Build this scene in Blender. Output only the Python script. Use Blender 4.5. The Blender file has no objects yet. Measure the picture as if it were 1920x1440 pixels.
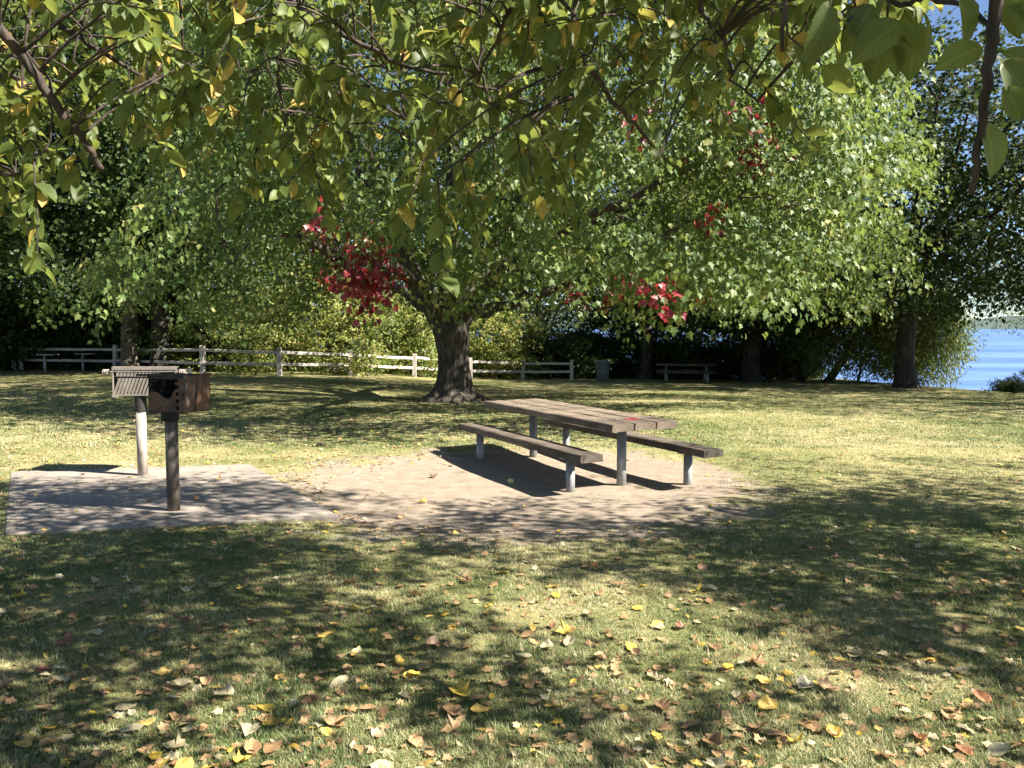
import bpy, math, random
import numpy as np
from mathutils import Vector, Matrix, noise as mnoise

random.seed(11)
RNG = np.random.default_rng(7)
SC = bpy.context.scene
COL = SC.collection
F = 1536.0                      # focal length in photo pixels (1920 wide)
HZ = 615.0                      # horizon row
CAM_H = 1.6
PITCH = math.atan((720 - HZ) / F)
SUN_AZ = Vector((0.95, -0.31)).normalized()     # horizontal direction towards the sun
SUN_EL = math.radians(42)
SHX, SHY = -SUN_AZ.x / math.tan(SUN_EL), -SUN_AZ.y / math.tan(SUN_EL)   # shadow offset per metre of height

# ------------------------------------------------------------------ helpers
def smooth(a, b, x):
    t = np.clip((x - a) / (b - a), 0, 1)
    return t * t * (3 - 2 * t)

def wav(x, y, s):
    return (np.sin(x * 1.7 * s + 1.3 * np.sin(y * 1.1 * s + 2.0)) + np.sin(y * 2.1 * s + 1.7 * np.sin(x * 0.9 * s + .5))
            + np.sin((x + y) * 1.3 * s + 4.1 + np.sin(x * 2.3 * s))) / 3

DC = np.array((0.05, 8.45)); DU = np.array((-0.40, 0.917)); DV = np.array((0.917, 0.40))
def dirt_r(x, y):
    a = ((x - DC[0]) * DU[0] + (y - DC[1]) * DU[1]) / 2.5
    b = ((x - DC[0]) * DV[0] + (y - DC[1]) * DV[1]) / 2.65
    return np.sqrt(a * a + b * b)

def shore(x, y):
    sx = x - 14.3 - 0.8 * np.maximum(0, 24 - y)
    sy = y - 37.0 - 1.3 * np.maximum(0, 1 - x)
    return np.maximum(sx, sy)

def gz(x, y):
    x = np.asarray(x, float); y = np.asarray(y, float)
    z = -0.03 * np.maximum(0, y - 14) * smooth(-9, 1, x)
    z = np.maximum(z, -1.0)
    z = z + 0.02 * wav(x, y, 0.35) * smooth(2, 9, np.hypot(x, y))
    s = shore(x, y)
    z = z - np.clip(s, 0, 30) * 0.16 * smooth(0, 2, s)
    r = dirt_r(x, y)
    m = 1 - smooth(0.45, 1.12, r)
    z = z - 0.055 * m
    lum = wav(x, y, 2.6) * 0.5 + wav(x + 3, y * 1.3, 5.1) * 0.35
    near = 1 - smooth(0.25, 1.0, np.hypot((x - 1.1) / 1.6, (y - 7.35) / 0.75))
    z = z + m * (0.007 * lum) + near * (0.03 + 0.028 * lum)
    return z

CP, SP = math.cos(PITCH), math.sin(PITCH)
def ray(px, py):
    a = (px - 960) / F; b = (720 - py) / F
    v = Vector((a, CP + b * SP, -SP + b * CP))
    return v / v.y                                  # per metre of depth along +Y

def at(px, py, d):
    v = ray(px, py)
    return Vector((v.x * d, d, CAM_H + v.z * d))

def ground(px, py):
    v = ray(px, py); lo = 0.5; d = lo
    while d < 300:
        if CAM_H + v.z * d <= float(gz(v.x * d, d)):
            break
        lo = d; d *= 1.02
    hi = d
    for _ in range(40):
        m = (lo + hi) / 2
        if CAM_H + v.z * m <= float(gz(v.x * m, m)): hi = m
        else: lo = m
    return Vector((v.x * hi, hi, float(gz(v.x * hi, hi))))

def proj(x, y, z):
    """photo pixel of points (arrays)"""
    dz = z - CAM_H
    dep = y * CP - dz * SP
    up = y * SP + dz * CP
    dep = np.where(dep < 0.05, 0.05, dep)
    return 960 + F * x / dep, 720 - F * up / dep

class MB:
    def __init__(self): self.v = []; self.f = []
    def add(self, vs, fs):
        o = len(self.v); self.v += [tuple(p) for p in vs]; self.f += [tuple(i + o for i in q) for q in fs]
    def box(self, sx, sy, sz, loc=(0, 0, 0), rot=None):
        vs = [Vector((x * sx / 2, y * sy / 2, z * sz / 2)) for x in (-1, 1) for y in (-1, 1) for z in (-1, 1)]
        if rot is not None: vs = [rot @ p for p in vs]
        loc = Vector(loc); vs = [p + loc for p in vs]
        self.add(vs, [(0, 1, 3, 2), (4, 6, 7, 5), (0, 4, 5, 1), (2, 3, 7, 6), (0, 2, 6, 4), (1, 5, 7, 3)])
    def tube(self, pts, rad, n=10, cap=True, rough=0.0, lobes=None):
        pts = [Vector(p) for p in pts]
        if not hasattr(rad, '__len__'): rad = [rad] * len(pts)
        vs = []; fs = []
        ref = None
        for i, p in enumerate(pts):
            t = (pts[min(i + 1, len(pts) - 1)] - pts[max(i - 1, 0)]).normalized()
            if ref is None:
                ref = Vector((1, 0, 0)) if abs(t.x) < 0.9 else Vector((0, 1, 0))
            u = (ref - t * ref.dot(t)).normalized(); w = t.cross(u); ref = u
            for k in range(n):
                a = 2 * math.pi * k / n
                r = rad[i]
                if lobes: r *= 1 + lobes(i, a)
                if rough:
                    q = p + (u * math.cos(a) + w * math.sin(a)) * r
                    r *= 1 + rough * mnoise.noise(Vector((q.x * 5, q.y * 5, q.z * 1.6)))
                vs.append(p + (u * math.cos(a) + w * math.sin(a)) * r)
        for i in range(len(pts) - 1):
            for k in range(n):
                a = i * n + k; b = i * n + (k + 1) % n
                fs.append((a, b, b + n, a + n))
        if cap:
            fs.append(tuple(reversed(range(n)))); fs.append(tuple(range((len(pts) - 1) * n, len(pts) * n)))
        self.add(vs, fs)
    def build(self, name, m, parent=None, smooth_=False, bevel=0.0):
        me = bpy.data.meshes.new(name); me.from_pydata(self.v, [], self.f); me.update()
        me.materials.append(m)
        if smooth_: me.polygons.foreach_set('use_smooth', [True] * len(me.polygons))
        o = bpy.data.objects.new(name, me); COL.objects.link(o)
        if bevel:
            b = o.modifiers.new('soft', 'BEVEL'); b.width = bevel; b.segments = 2; b.limit_method = 'ANGLE'
        if parent: o.parent = parent
        return o

def tag(o, label=None, cat=None, group=None, kind=None):
    if label: o['label'] = label
    if cat: o['category'] = cat
    if group: o['group'] = group
    if kind: o['kind'] = kind
    return o

def empty(name, loc=(0, 0, 0), rz=0.0):
    o = bpy.data.objects.new(name, None); COL.objects.link(o)
    o.location = loc; o.rotation_euler = (0, 0, rz); o.empty_display_size = 0.2
    return o

def copy_tree(o, parent=None):
    c = o.copy(); COL.objects.link(c); c.parent = parent
    for ch in list(o.children): copy_tree(ch, c)
    return c

def np_mesh(name, V, T, m, tint=None, parent=None, luv=None):
    me = bpy.data.meshes.new(name)
    nv, nt = len(V), len(T)
    me.vertices.add(nv); me.vertices.foreach_set('co', np.ascontiguousarray(V, np.float32).ravel())
    me.loops.add(nt * 3); me.loops.foreach_set('vertex_index', np.ascontiguousarray(T, np.int32).ravel())
    me.polygons.add(nt); me.polygons.foreach_set('loop_start', np.arange(0, nt * 3, 3, dtype=np.int32))
    if tint is not None:
        at_ = me.attributes.new('tint', 'FLOAT', 'POINT'); at_.data.foreach_set('value', np.ascontiguousarray(tint, np.float32))
    if luv is not None:
        a2 = me.attributes.new('leafuv', 'FLOAT_VECTOR', 'POINT'); a2.data.foreach_set('vector', np.ascontiguousarray(luv, np.float32).ravel())
    me.update(calc_edges=True); me.validate()
    me.materials.append(m)
    o = bpy.data.objects.new(name, me); COL.objects.link(o)
    if parent: o.parent = parent
    return o

def nrm(a): return a / np.maximum(np.linalg.norm(a, axis=-1, keepdims=True), 1e-9)

def leaves(pos, tip, nor, size, tint, tpl):
    """arrays of leaves -> V, T, tint per vertex"""
    tv, tf = tpl
    Tm = nrm(tip); S = nrm(np.cross(Tm, nor)); N = np.cross(S, Tm)
    n = len(pos); k = len(tv)
    V = (pos[:, None, :] + size[:, None, None] * (tv[None, :, 0:1] * S[:, None, :] + tv[None, :, 1:2] * Tm[:, None, :] + tv[None, :, 2:3] * N[:, None, :])).reshape(-1, 3)
    T = (tf[None, :, :] + (np.arange(n) * k)[:, None, None]).reshape(-1, 3)
    return V, T, np.repeat(tint, k)

# leaf templates: x across, y along, z up
def tpl_oval(w=0.30, curl=0.10, fold=0.10):
    ys = [0, .12, .35, .62, .85, 1]; hw = [0.0, .55, 1.0, .9, .5, 0]
    v = []; f = []
    for y, h in zip(ys, hw):
        zc = -curl * (2 * y - 0.8) ** 2
        v += [(-w * h, y, zc + fold * h), (0, y, zc), (w * h, y, zc + fold * h)]
    for i in range(5):
        a = i * 3
        for s in (0, 1):
            p, q, r, t = a + s, a + s + 1, a + s + 4, a + s + 3
            f += [(p, q, r), (p, r, t)]
    return np.array(v, float), np.array([q for q in f if True])
def tpl_maple():
    half = [(.12, -.05), (.36, .02), (.26, .2), (.56, .42), (.34, .46), (.22, .62), (.16, .74)]
    out = [(0, 0)] + half + [(0, 1.0)] + [(-x, y) for x, y in reversed(half)]
    v = [(0, .36, 0)] + [(x, y, .16 * abs(x) - .35 * max(0, y - .4) ** 2) for x, y in out]
    n = len(out)
    return np.array(v, float), np.array([(0, 1 + i, 1 + (i + 1) % n) for i in range(n)])
def tpl_lobed():
    half = [(.4, .05), (.3, .28), (.5, .5), (.2, .66)]
    out = [(0, 0)] + half + [(0, 1.0)] + [(-x, y) for x, y in reversed(half)]
    v = [(0, .4, 0)] + [(x, y, .18 * abs(x) - .3 * max(0, y - .4) ** 2) for x, y in out]
    n = len(out)
    return np.array(v, float), np.array([(0, 1 + i, 1 + (i + 1) % n) for i in range(n)])
def tpl_simple(w=.32):
    v = [(0, 0, 0), (w, .45, .07), (0, .5, 0), (-w, .45, .07), (0, 1, -.12)]
    return np.array(v, float), np.array([(0, 1, 2), (0, 2, 3), (2, 1, 4), (3, 2, 4)])
OVAL, MAPLE, LOBED, SIMPLE, NARROW = tpl_oval(), tpl_maple(), tpl_lobed(), tpl_simple(), tpl_simple(.16)

# ------------------------------------------------------------------ materials
def newmat(name):
    m = bpy.data.materials.new(name); m.use_nodes = True
    nt = m.node_tree; nt.nodes.clear()
    out = nt.nodes.new('ShaderNodeOutputMaterial')
    return m, nt, out
def nd(nt, typ, **kw):
    n = nt.nodes.new(typ)
    for k, v in kw.items():
        if k.startswith('i_'):
            n.inputs[k[2:].replace('_', ' ')].default_value = v
        else: setattr(n, k, v)
    return n
def lk(nt, a, b): nt.links.new(a, b)
def ramp(nt, fac, stops, interp='LINEAR'):
    r = nt.nodes.new('ShaderNodeValToRGB'); r.color_ramp.interpolation = interp
    el = r.color_ramp.elements
    while len(el) < len(stops): el.new(0.5)
    for e, (p, c) in zip(el, stops):
        e.position = p; e.color = (*c, 1) if len(c) == 3 else c
    if fac is not None: lk(nt, fac, r.inputs[0])
    return r
def mixc(nt, fac, a, b, typ='MIX'):
    n = nt.nodes.new('ShaderNodeMix'); n.data_type = 'RGBA'; n.blend_type = typ
    for s, v in ((n.inputs[0], fac), (n.inputs[6], a), (n.inputs[7], b)):
        if hasattr(v, 'is_linked'): lk(nt, v, s)
        elif isinstance(v, (int, float)): s.default_value = v
        else: s.default_value = (*v, 1)
    return n.outputs[2]
def math_(nt, op, a, b=0.5, c=None):
    n = nt.nodes.new('ShaderNodeMath'); n.operation = op
    for i, v in enumerate((a, b, c)):
        if v is None: continue
        if hasattr(v, 'is_linked'): lk(nt, v, n.inputs[i])
        else: n.inputs[i].default_value = v
    return n.outputs[0]
def noise_(nt, vec, scale, detail=4, rough=.55, dist=0.0):
    n = nd(nt, 'ShaderNodeTexNoise'); n.inputs['Scale'].default_value = scale; n.inputs['Detail'].default_value = detail
    n.inputs['Roughness'].default_value = rough; n.inputs['Distortion'].default_value = dist
    if vec is not None: lk(nt, vec, n.inputs['Vector'])
    return n.outputs['Fac']
def bump(nt, h, strength=.4, dist=.02):
    b = nd(nt, 'ShaderNodeBump'); b.inputs['Strength'].default_value = strength; b.inputs['Distance'].default_value = dist
    lk(nt, h, b.inputs['Height']); return b.outputs['Normal']
def scaled(nt, vec, s):
    mp = nd(nt, 'ShaderNodeMapping'); mp.inputs['Scale'].default_value = s; lk(nt, vec, mp.inputs['Vector']); return mp.outputs[0]

def leaf_mat(name, stops, trans=(.30, .42, .06), tfac=.35, rough=.42, spec=.45, veins=False):
    m, nt, out = newmat(name)
    a = nd(nt, 'ShaderNodeAttribute'); a.attribute_name = 'tint'
    c = ramp(nt, a.outputs['Fac'], stops).outputs[0]
    geo = nd(nt, 'ShaderNodeNewGeometry')
    nz = noise_(nt, geo.outputs['Position'], 22, 2)
    c = mixc(nt, .35, c, ramp(nt, nz, [(.3, (.55, .55, .5)), (.7, (1.25, 1.25, 1.1))]).outputs[0], 'MULTIPLY')
    if veins:
        uv = nd(nt, 'ShaderNodeAttribute'); uv.attribute_name = 'leafuv'
        sp = nd(nt, 'ShaderNodeSeparateXYZ'); lk(nt, uv.outputs['Vector'], sp.inputs[0])
        ax = math_(nt, 'ABSOLUTE', sp.outputs[0])
        rib = math_(nt, 'LESS_THAN', ax, .022)
        w_ = math_(nt, 'SINE', math_(nt, 'MULTIPLY', math_(nt, 'SUBTRACT', sp.outputs[1], math_(nt, 'MULTIPLY', ax, .8)), 52))
        side = math_(nt, 'MULTIPLY', math_(nt, 'GREATER_THAN', w_, .86), .55)
        c = mixc(nt, math_(nt, 'MAXIMUM', rib, side), c, mixc(nt, 1.0, c, (1.6, 1.5, 1.5), 'MULTIPLY'))
        spot = noise_(nt, geo.outputs['Position'], 75, 3, .6)
        c = mixc(nt, math_(nt, 'MULTIPLY', math_(nt, 'GREATER_THAN', spot, .69), .8), c, (.14, .075, .03))
    p = nd(nt, 'ShaderNodeBsdfPrincipled'); lk(nt, c, p.inputs['Base Color'])
    p.inputs['Roughness'].default_value = rough; p.inputs['Specular IOR Level'].default_value = spec
    t = nd(nt, 'ShaderNodeBsdfTranslucent')
    lk(nt, mixc(nt, .5, c, trans), t.inputs['Color'])
    mx = nd(nt, 'ShaderNodeMixShader'); mx.inputs[0].default_value = tfac
    lk(nt, p.outputs[0], mx.inputs[1]); lk(nt, t.outputs[0], mx.inputs[2]); lk(nt, mx.outputs[0], out.inputs[0])
    return m

def bark_mat(name, dark, light, scale=6.0, b=.9):
    m, nt, out = newmat(name)
    g = nd(nt, 'ShaderNodeTexCoord')
    v = scaled(nt, g.outputs['Object'], (1, 1, .22))
    n1 = noise_(nt, v, scale * 2.2, 8, .65, .6)
    vo = nd(nt, 'ShaderNodeTexVoronoi'); vo.feature = 'DISTANCE_TO_EDGE'; vo.inputs['Scale'].default_value = scale * 2.0; lk(nt, v, vo.inputs['Vector'])
    h = math_(nt, 'ADD', math_(nt, 'MULTIPLY', n1, .7), math_(nt, 'MINIMUM', vo.outputs['Distance'], .3))
    n2 = noise_(nt, g.outputs['Object'], 1.6, 4)
    c = ramp(nt, h, [(.3, dark), (.75, light)]).outputs[0]
    c = mixc(nt, .5, c, ramp(nt, n2, [(.35, (.5, .5, .45)), (.7, (1.3, 1.3, 1.2))]).outputs[0], 'MULTIPLY')
    p = nd(nt, 'ShaderNodeBsdfPrincipled'); lk(nt, c, p.inputs['Base Color']); p.inputs['Roughness'].default_value = .9
    lk(nt, bump(nt, h, b, .04), p.inputs['Normal']); lk(nt, p.outputs[0], out.inputs[0])
    return m

def ground_color(nt):
    """shared colour logic of lawn, dirt and grass blades, in world metres"""
    geo = nd(nt, 'ShaderNodeNewGeometry'); pos = geo.outputs['Position']
    flat = scaled(nt, pos, (1, 1, 0))
    n1 = noise_(nt, flat, .28, 3); n2 = noise_(nt, flat, 1.7, 4, .6); n3 = noise_(nt, flat, 9, 4, .6)
    s = math_(nt, 'ADD', math_(nt, 'MULTIPLY', n1, .45), math_(nt, 'ADD', math_(nt, 'MULTIPLY', n2, .35), math_(nt, 'MULTIPLY', n3, .2)))
    sep = nd(nt, 'ShaderNodeSeparateXYZ'); lk(nt, pos, sep.inputs[0])
    X, Y = sep.outputs[0], sep.outputs[1]
    dx = math_(nt, 'SUBTRACT', X, float(DC[0])); dy = math_(nt, 'SUBTRACT', Y, float(DC[1]))
    a = math_(nt, 'DIVIDE', math_(nt, 'ADD', math_(nt, 'MULTIPLY', dx, float(DU[0])), math_(nt, 'MULTIPLY', dy, float(DU[1]))), 2.5)
    b = math_(nt, 'DIVIDE', math_(nt, 'ADD', math_(nt, 'MULTIPLY', dx, float(DV[0])), math_(nt, 'MULTIPLY', dy, float(DV[1]))), 2.65)
    r = math_(nt, 'SQRT', math_(nt, 'ADD', math_(nt, 'MULTIPLY', a, a), math_(nt, 'MULTIPLY', b, b)))
    r = math_(nt, 'ADD', r, math_(nt, 'MULTIPLY', math_(nt, 'SUBTRACT', n2, .5), 1.25))
    r = math_(nt, 'ADD', r, math_(nt, 'MULTIPLY', math_(nt, 'SUBTRACT', n3, .5), .35))
    dirt = nd(nt, 'ShaderNodeMapRange', interpolation_type='SMOOTHSTEP'); lk(nt, r, dirt.inputs[0])
    dirt.inputs[1].default_value = .86; dirt.inputs[2].default_value = 1.06; dirt.inputs[3].default_value = 1; dirt.inputs[4].default_value = 0
    return pos, flat, s, n1, n2, n3, dirt.outputs[0]

def make_ground_mat():
    m, nt, out = newmat('lawn_ground')
    pos, flat, s, n1, n2, n3, dirt = ground_color(nt)
    g = ramp(nt, s, [(.38, (.12, .15, .055)), (.48, (.21, .22, .10)), (.56, (.33, .305, .165)), (.66, (.45, .39, .25))]).outputs[0]
    fine = noise_(nt, flat, 55, 5, .7); str_ = noise_(nt, flat, 160, 3, .7)
    g = mixc(nt, .75, g, ramp(nt, fine, [(.3, (.42, .42, .38)), (.62, (1.2, 1.15, 1.05))]).outputs[0], 'MULTIPLY')
    g = mixc(nt, .6, g, ramp(nt, str_, [(.35, (.5, .5, .45)), (.65, (1.25, 1.2, 1.1))]).outputs[0], 'MULTIPLY')
    # dry leaf crumbs in the thatch
    vo = nd(nt, 'ShaderNodeTexVoronoi'); vo.inputs['Scale'].default_value = 9; vo.inputs['Randomness'].default_value = 1; lk(nt, flat, vo.inputs['Vector'])
    cr = math_(nt, 'LESS_THAN', vo.outputs['Distance'], .16)
    g = mixc(nt, math_(nt, 'MULTIPLY', cr, .55), g, ramp(nt, n3, [(.4, (.30, .15, .07)), (.6, (.42, .26, .12))]).outputs[0])
    dn = noise_(nt, flat, 6, 6, .65); df = noise_(nt, flat, 70, 4, .7)
    d = ramp(nt, dn, [(.3, (.235, .19, .145)), (.7, (.36, .30, .235))]).outputs[0]
    d = mixc(nt, .5, d, ramp(nt, df, [(.3, (.6, .58, .55)), (.65, (1.15, 1.12, 1.1))]).outputs[0], 'MULTIPLY')
    c = mixc(nt, dirt, g, d)
    p = nd(nt, 'ShaderNodeBsdfPrincipled'); lk(nt, c, p.inputs['Base Color']); p.inputs['Roughness'].default_value = 1; p.inputs['Specular IOR Level'].default_value = .1
    h = math_(nt, 'ADD', math_(nt, 'MULTIPLY', fine, .6), math_(nt, 'MULTIPLY', str_, .4))
    lk(nt, bump(nt, h, .7, .03), p.inputs['Normal']); lk(nt, p.outputs[0], out.inputs[0])
    return m
def make_blade_mat():
    m, nt, out = newmat('grass_blades')
    pos, flat, s, n1, n2, n3, dirt = ground_color(nt)
    a = nd(nt, 'ShaderNodeAttribute'); a.attribute_name = 'tint'
    q = math_(nt, 'ADD', s, math_(nt, 'MULTIPLY', math_(nt, 'SUBTRACT', a.outputs['Fac'], .5), .30))
    c = ramp(nt, q, [(.35, (.085, .14, .045)), (.47, (.175, .225, .09)), (.56, (.345, .34, .18)), (.69, (.54, .49, .31))]).outputs[0]
    p = nd(nt, 'ShaderNodeBsdfPrincipled'); lk(nt, c, p.inputs['Base Color']); p.inputs['Roughness'].default_value = .6; p.inputs['Specular IOR Level'].default_value = .25
    t = nd(nt, 'ShaderNodeBsdfTranslucent'); lk(nt, c, t.inputs[0])
    mx = nd(nt, 'ShaderNodeMixShader'); mx.inputs[0].default_value = .3
    lk(nt, p.outputs[0], mx.inputs[1]); lk(nt, t.outputs[0], mx.inputs[2]); lk(nt, mx.outputs[0], out.inputs[0])
    return m

def wood_mat(name, dark, light, grey, axis=(1, 14, 14), stain=True):
    m, nt, out = newmat(name)
    g = nd(nt, 'ShaderNodeTexCoord'); o = g.outputs['Object']
    gr = noise_(nt, scaled(nt, o, axis), 3.2, 8, .7, .4)
    bl = noise_(nt, o, 2.2, 4, .6)
    c = ramp(nt, gr, [(.32, dark), (.5, light), (.72, grey)]).outputs[0]
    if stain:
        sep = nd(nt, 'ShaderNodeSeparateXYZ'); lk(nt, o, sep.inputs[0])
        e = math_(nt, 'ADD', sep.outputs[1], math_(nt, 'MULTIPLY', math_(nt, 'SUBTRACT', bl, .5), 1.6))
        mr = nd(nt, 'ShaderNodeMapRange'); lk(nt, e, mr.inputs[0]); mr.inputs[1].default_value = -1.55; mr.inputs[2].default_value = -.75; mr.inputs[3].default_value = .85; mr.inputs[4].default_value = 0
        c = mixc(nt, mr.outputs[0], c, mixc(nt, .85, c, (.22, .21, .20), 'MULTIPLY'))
        c = mixc(nt, .8, c, ramp(nt, bl, [(.36, (.42, .38, .34)), (.62, (1.2, 1.15, 1.1))]).outputs[0], 'MULTIPLY')
    p = nd(nt, 'ShaderNodeBsdfPrincipled'); lk(nt, c, p.inputs['Base Color']); p.inputs['Roughness'].default_value = .8
    lk(nt, bump(nt, gr, .6, .008), p.inputs['Normal']); lk(nt, p.outputs[0], out.inputs[0])
    return m

def metal_mat(name, stops, scale=7, rough=.6, metallic=.2, spots=None, vec='Object', stretch=(1, 1, 1)):
    m, nt, out = newmat(name)
    g = nd(nt, 'ShaderNodeTexCoord'); o = scaled(nt, g.outputs[vec], stretch)
    n = noise_(nt, o, scale, 6, .65, .5); f = noise_(nt, o, scale * 9, 4, .7)
    c = ramp(nt, n, stops).outputs[0]
    c = mixc(nt, .5, c, ramp(nt, f, [(.35, (.6, .58, .55)), (.65, (1.2, 1.2, 1.2))]).outputs[0], 'MULTIPLY')
    p = nd(nt, 'ShaderNodeBsdfPrincipled'); lk(nt, c, p.inputs['Base Color']); p.inputs['Roughness'].default_value = rough; p.inputs['Metallic'].default_value = metallic
    lk(nt, bump(nt, f, .25, .004), p.inputs['Normal']); lk(nt, p.outputs[0], out.inputs[0])
    return m

M = {}
M['ground'] = make_ground_mat()
M['blade'] = make_blade_mat()
M['maple'] = leaf_mat('maple_leaf', [(.0, (.038, .078, .022)), (.4, (.085, .138, .040)), (.8, (.17, .215, .070)), (1, (.28, .28, .10))], (.36, .44, .09), .34, .5, .28)
M['maple_red'] = leaf_mat('red_maple_leaf', [(.0, (.09, .014, .016)), (.45, (.22, .02, .03)), (.8, (.34, .05, .05)), (.9, (.30, .14, .07)), (1, (.14, .16, .05))], (.50, .05, .05), .3, .4, .5)
M['apple'] = leaf_mat('apple_leaf', [(.0, (.055, .082, .024)), (.6, (.10, .14, .038)), (.86, (.16, .20, .05)), (.89, (.40, .30, .07)), (1, (.44, .31, .10))], (.40, .45, .085), .46, .5, .35, True)
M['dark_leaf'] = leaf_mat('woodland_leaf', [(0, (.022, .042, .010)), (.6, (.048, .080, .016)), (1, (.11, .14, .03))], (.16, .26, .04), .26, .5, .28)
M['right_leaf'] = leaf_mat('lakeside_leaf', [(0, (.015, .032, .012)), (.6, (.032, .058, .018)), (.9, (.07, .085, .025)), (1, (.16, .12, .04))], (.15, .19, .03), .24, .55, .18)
M['shrub_leaf'] = leaf_mat('sunny_shrub_leaf', [(0, (.06, .10, .025)), (.5, (.15, .19, .045)), (.85, (.27, .29, .07)), (1, (.36, .28, .10))], (.40, .46, .08), .32, .5, .35)
M['willow_leaf'] = leaf_mat('willow_leaf', [(0, (.05, .08, .02)), (.6, (.12, .16, .04)), (1, (.22, .24, .07))], (.35, .42, .07), .32, .5, .35)
M['bark'] = bark_mat('maple_bark', (.022, .018, .014), (.115, .095, .075), 5)
M['bark_pale'] = bark_mat('pale_bark', (.05, .042, .032), (.24, .20, .15), 5)
M['bark_dark'] = bark_mat('dark_bark', (.014, .012, .010), (.07, .06, .05), 5)
M['bark_apple'] = bark_mat('apple_bark', (.022, .016, .014), (.085, .06, .05), 14, .5)
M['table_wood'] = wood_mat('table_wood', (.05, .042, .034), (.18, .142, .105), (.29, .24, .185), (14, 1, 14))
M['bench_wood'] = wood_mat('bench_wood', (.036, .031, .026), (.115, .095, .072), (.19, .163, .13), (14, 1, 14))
M['fence_wood'] = wood_mat('fence_wood', (.21, .18, .15), (.40, .365, .325), (.56, .525, .48), (1.5, 14, 14), False)
M['galv'] = metal_mat('galvanised_pipe', [(.3, (.17, .18, .18)), (.6, (.28, .29, .29)), (.8, (.37, .37, .36))], 9, .5, .35)
M['post'] = metal_mat('weathered_post', [(.3, (.20, .16, .125)), (.5, (.33, .29, .25)), (.75, (.46, .42, .37))], 10, .75, .1, stretch=(1, 1, .5))
M['post_dark'] = metal_mat('stained_post', [(.3, (.05, .038, .03)), (.52, (.11, .088, .07)), (.75, (.22, .19, .165))], 12, .75, .1, stretch=(1, 1, .6))
M['soot'] = metal_mat('soot', [(.3, (.006, .006, .006)), (.7, (.022, .02, .019))], 8, .8, .0)
M['rust'] = metal_mat('rust_plate', [(.34, (.014, .012, .011)), (.45, (.06, .034, .024)), (.56, (.125, .066, .042)), (.68, (.095, .08, .072))], 7, .75, .1)
M['rust_side'] = metal_mat('rust_side_plate', [(.36, (.02, .017, .015)), (.43, (.055, .032, .022)), (.47, (.15, .07, .035)), (.53, (.12, .064, .038)), (.57, (.06, .055, .052))], 6, .7, .15, stretch=(1.6, 1.6, .25))
M['plate'] = metal_mat('bare_steel', [(.3, (.22, .19, .165)), (.6, (.36, .31, .265)), (.8, (.46, .41, .36))], 8, .6, .2)
M['bin'] = metal_mat('grey_bin', [(.3, (.10, .11, .12)), (.7, (.17, .18, .20))], 6, .6, .1)
M['stone'] = metal_mat('fieldstone', [(.3, (.20, .19, .17)), (.7, (.38, .36, .33))], 5, .9, 0)
M['apple_skin'] = metal_mat('apple_skin', [(.3, (.45, .48, .18)), (.7, (.60, .58, .28))], 12, .35, 0)
M['paint_red'] = metal_mat('red_paint', [(.3, (.40, .03, .04)), (.7, (.55, .06, .07))], 20, .6, 0)

def leaf_ground_mat(name, c1, c2):
    m, nt, out = newmat(name)
    oi = nd(nt, 'ShaderNodeObjectInfo'); tc = nd(nt, 'ShaderNodeTexCoord')
    at_ = nd(nt, 'ShaderNodeAttribute'); at_.attribute_name = 'tint'
    n = noise_(nt, tc.outputs['Object'], 30, 4)
    fac = math_(nt, 'FRACT', math_(nt, 'ADD', oi.outputs['Random'], at_.outputs['Fac']))
    c = mixc(nt, fac, c1, c2)
    c = mixc(nt, .6, c, ramp(nt, n, [(.35, (.5, .42, .36)), (.6, (1.1, 1.1, 1.1))]).outputs[0], 'MULTIPLY')
    p = nd(nt, 'ShaderNodeBsdfPrincipled'); lk(nt, c, p.inputs['Base Color']); p.inputs['Roughness'].default_value = .55
    t = nd(nt, 'ShaderNodeBsdfTranslucent'); lk(nt, c, t.inputs[0])
    mx = nd(nt, 'ShaderNodeMixShader'); mx.inputs[0].default_value = .2
    lk(nt, p.outputs[0], mx.inputs[1]); lk(nt, t.outputs[0], mx.inputs[2]); lk(nt, mx.outputs[0], out.inputs[0])
    return m
M['fall_yellow'] = leaf_ground_mat('yellow_fallen_leaf', (.62, .44, .06), (.70, .50, .16))
M['fall_brown'] = leaf_ground_mat('brown_fallen_leaf', (.28, .17, .085), (.50, .33, .17))
M['fall_pale'] = leaf_ground_mat('pale_fallen_leaf', (.42, .36, .20), (.55, .50, .34))
M['fall_red'] = leaf_ground_mat('red_fallen_leaf', (.20, .08, .045), (.36, .16, .08))

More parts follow.
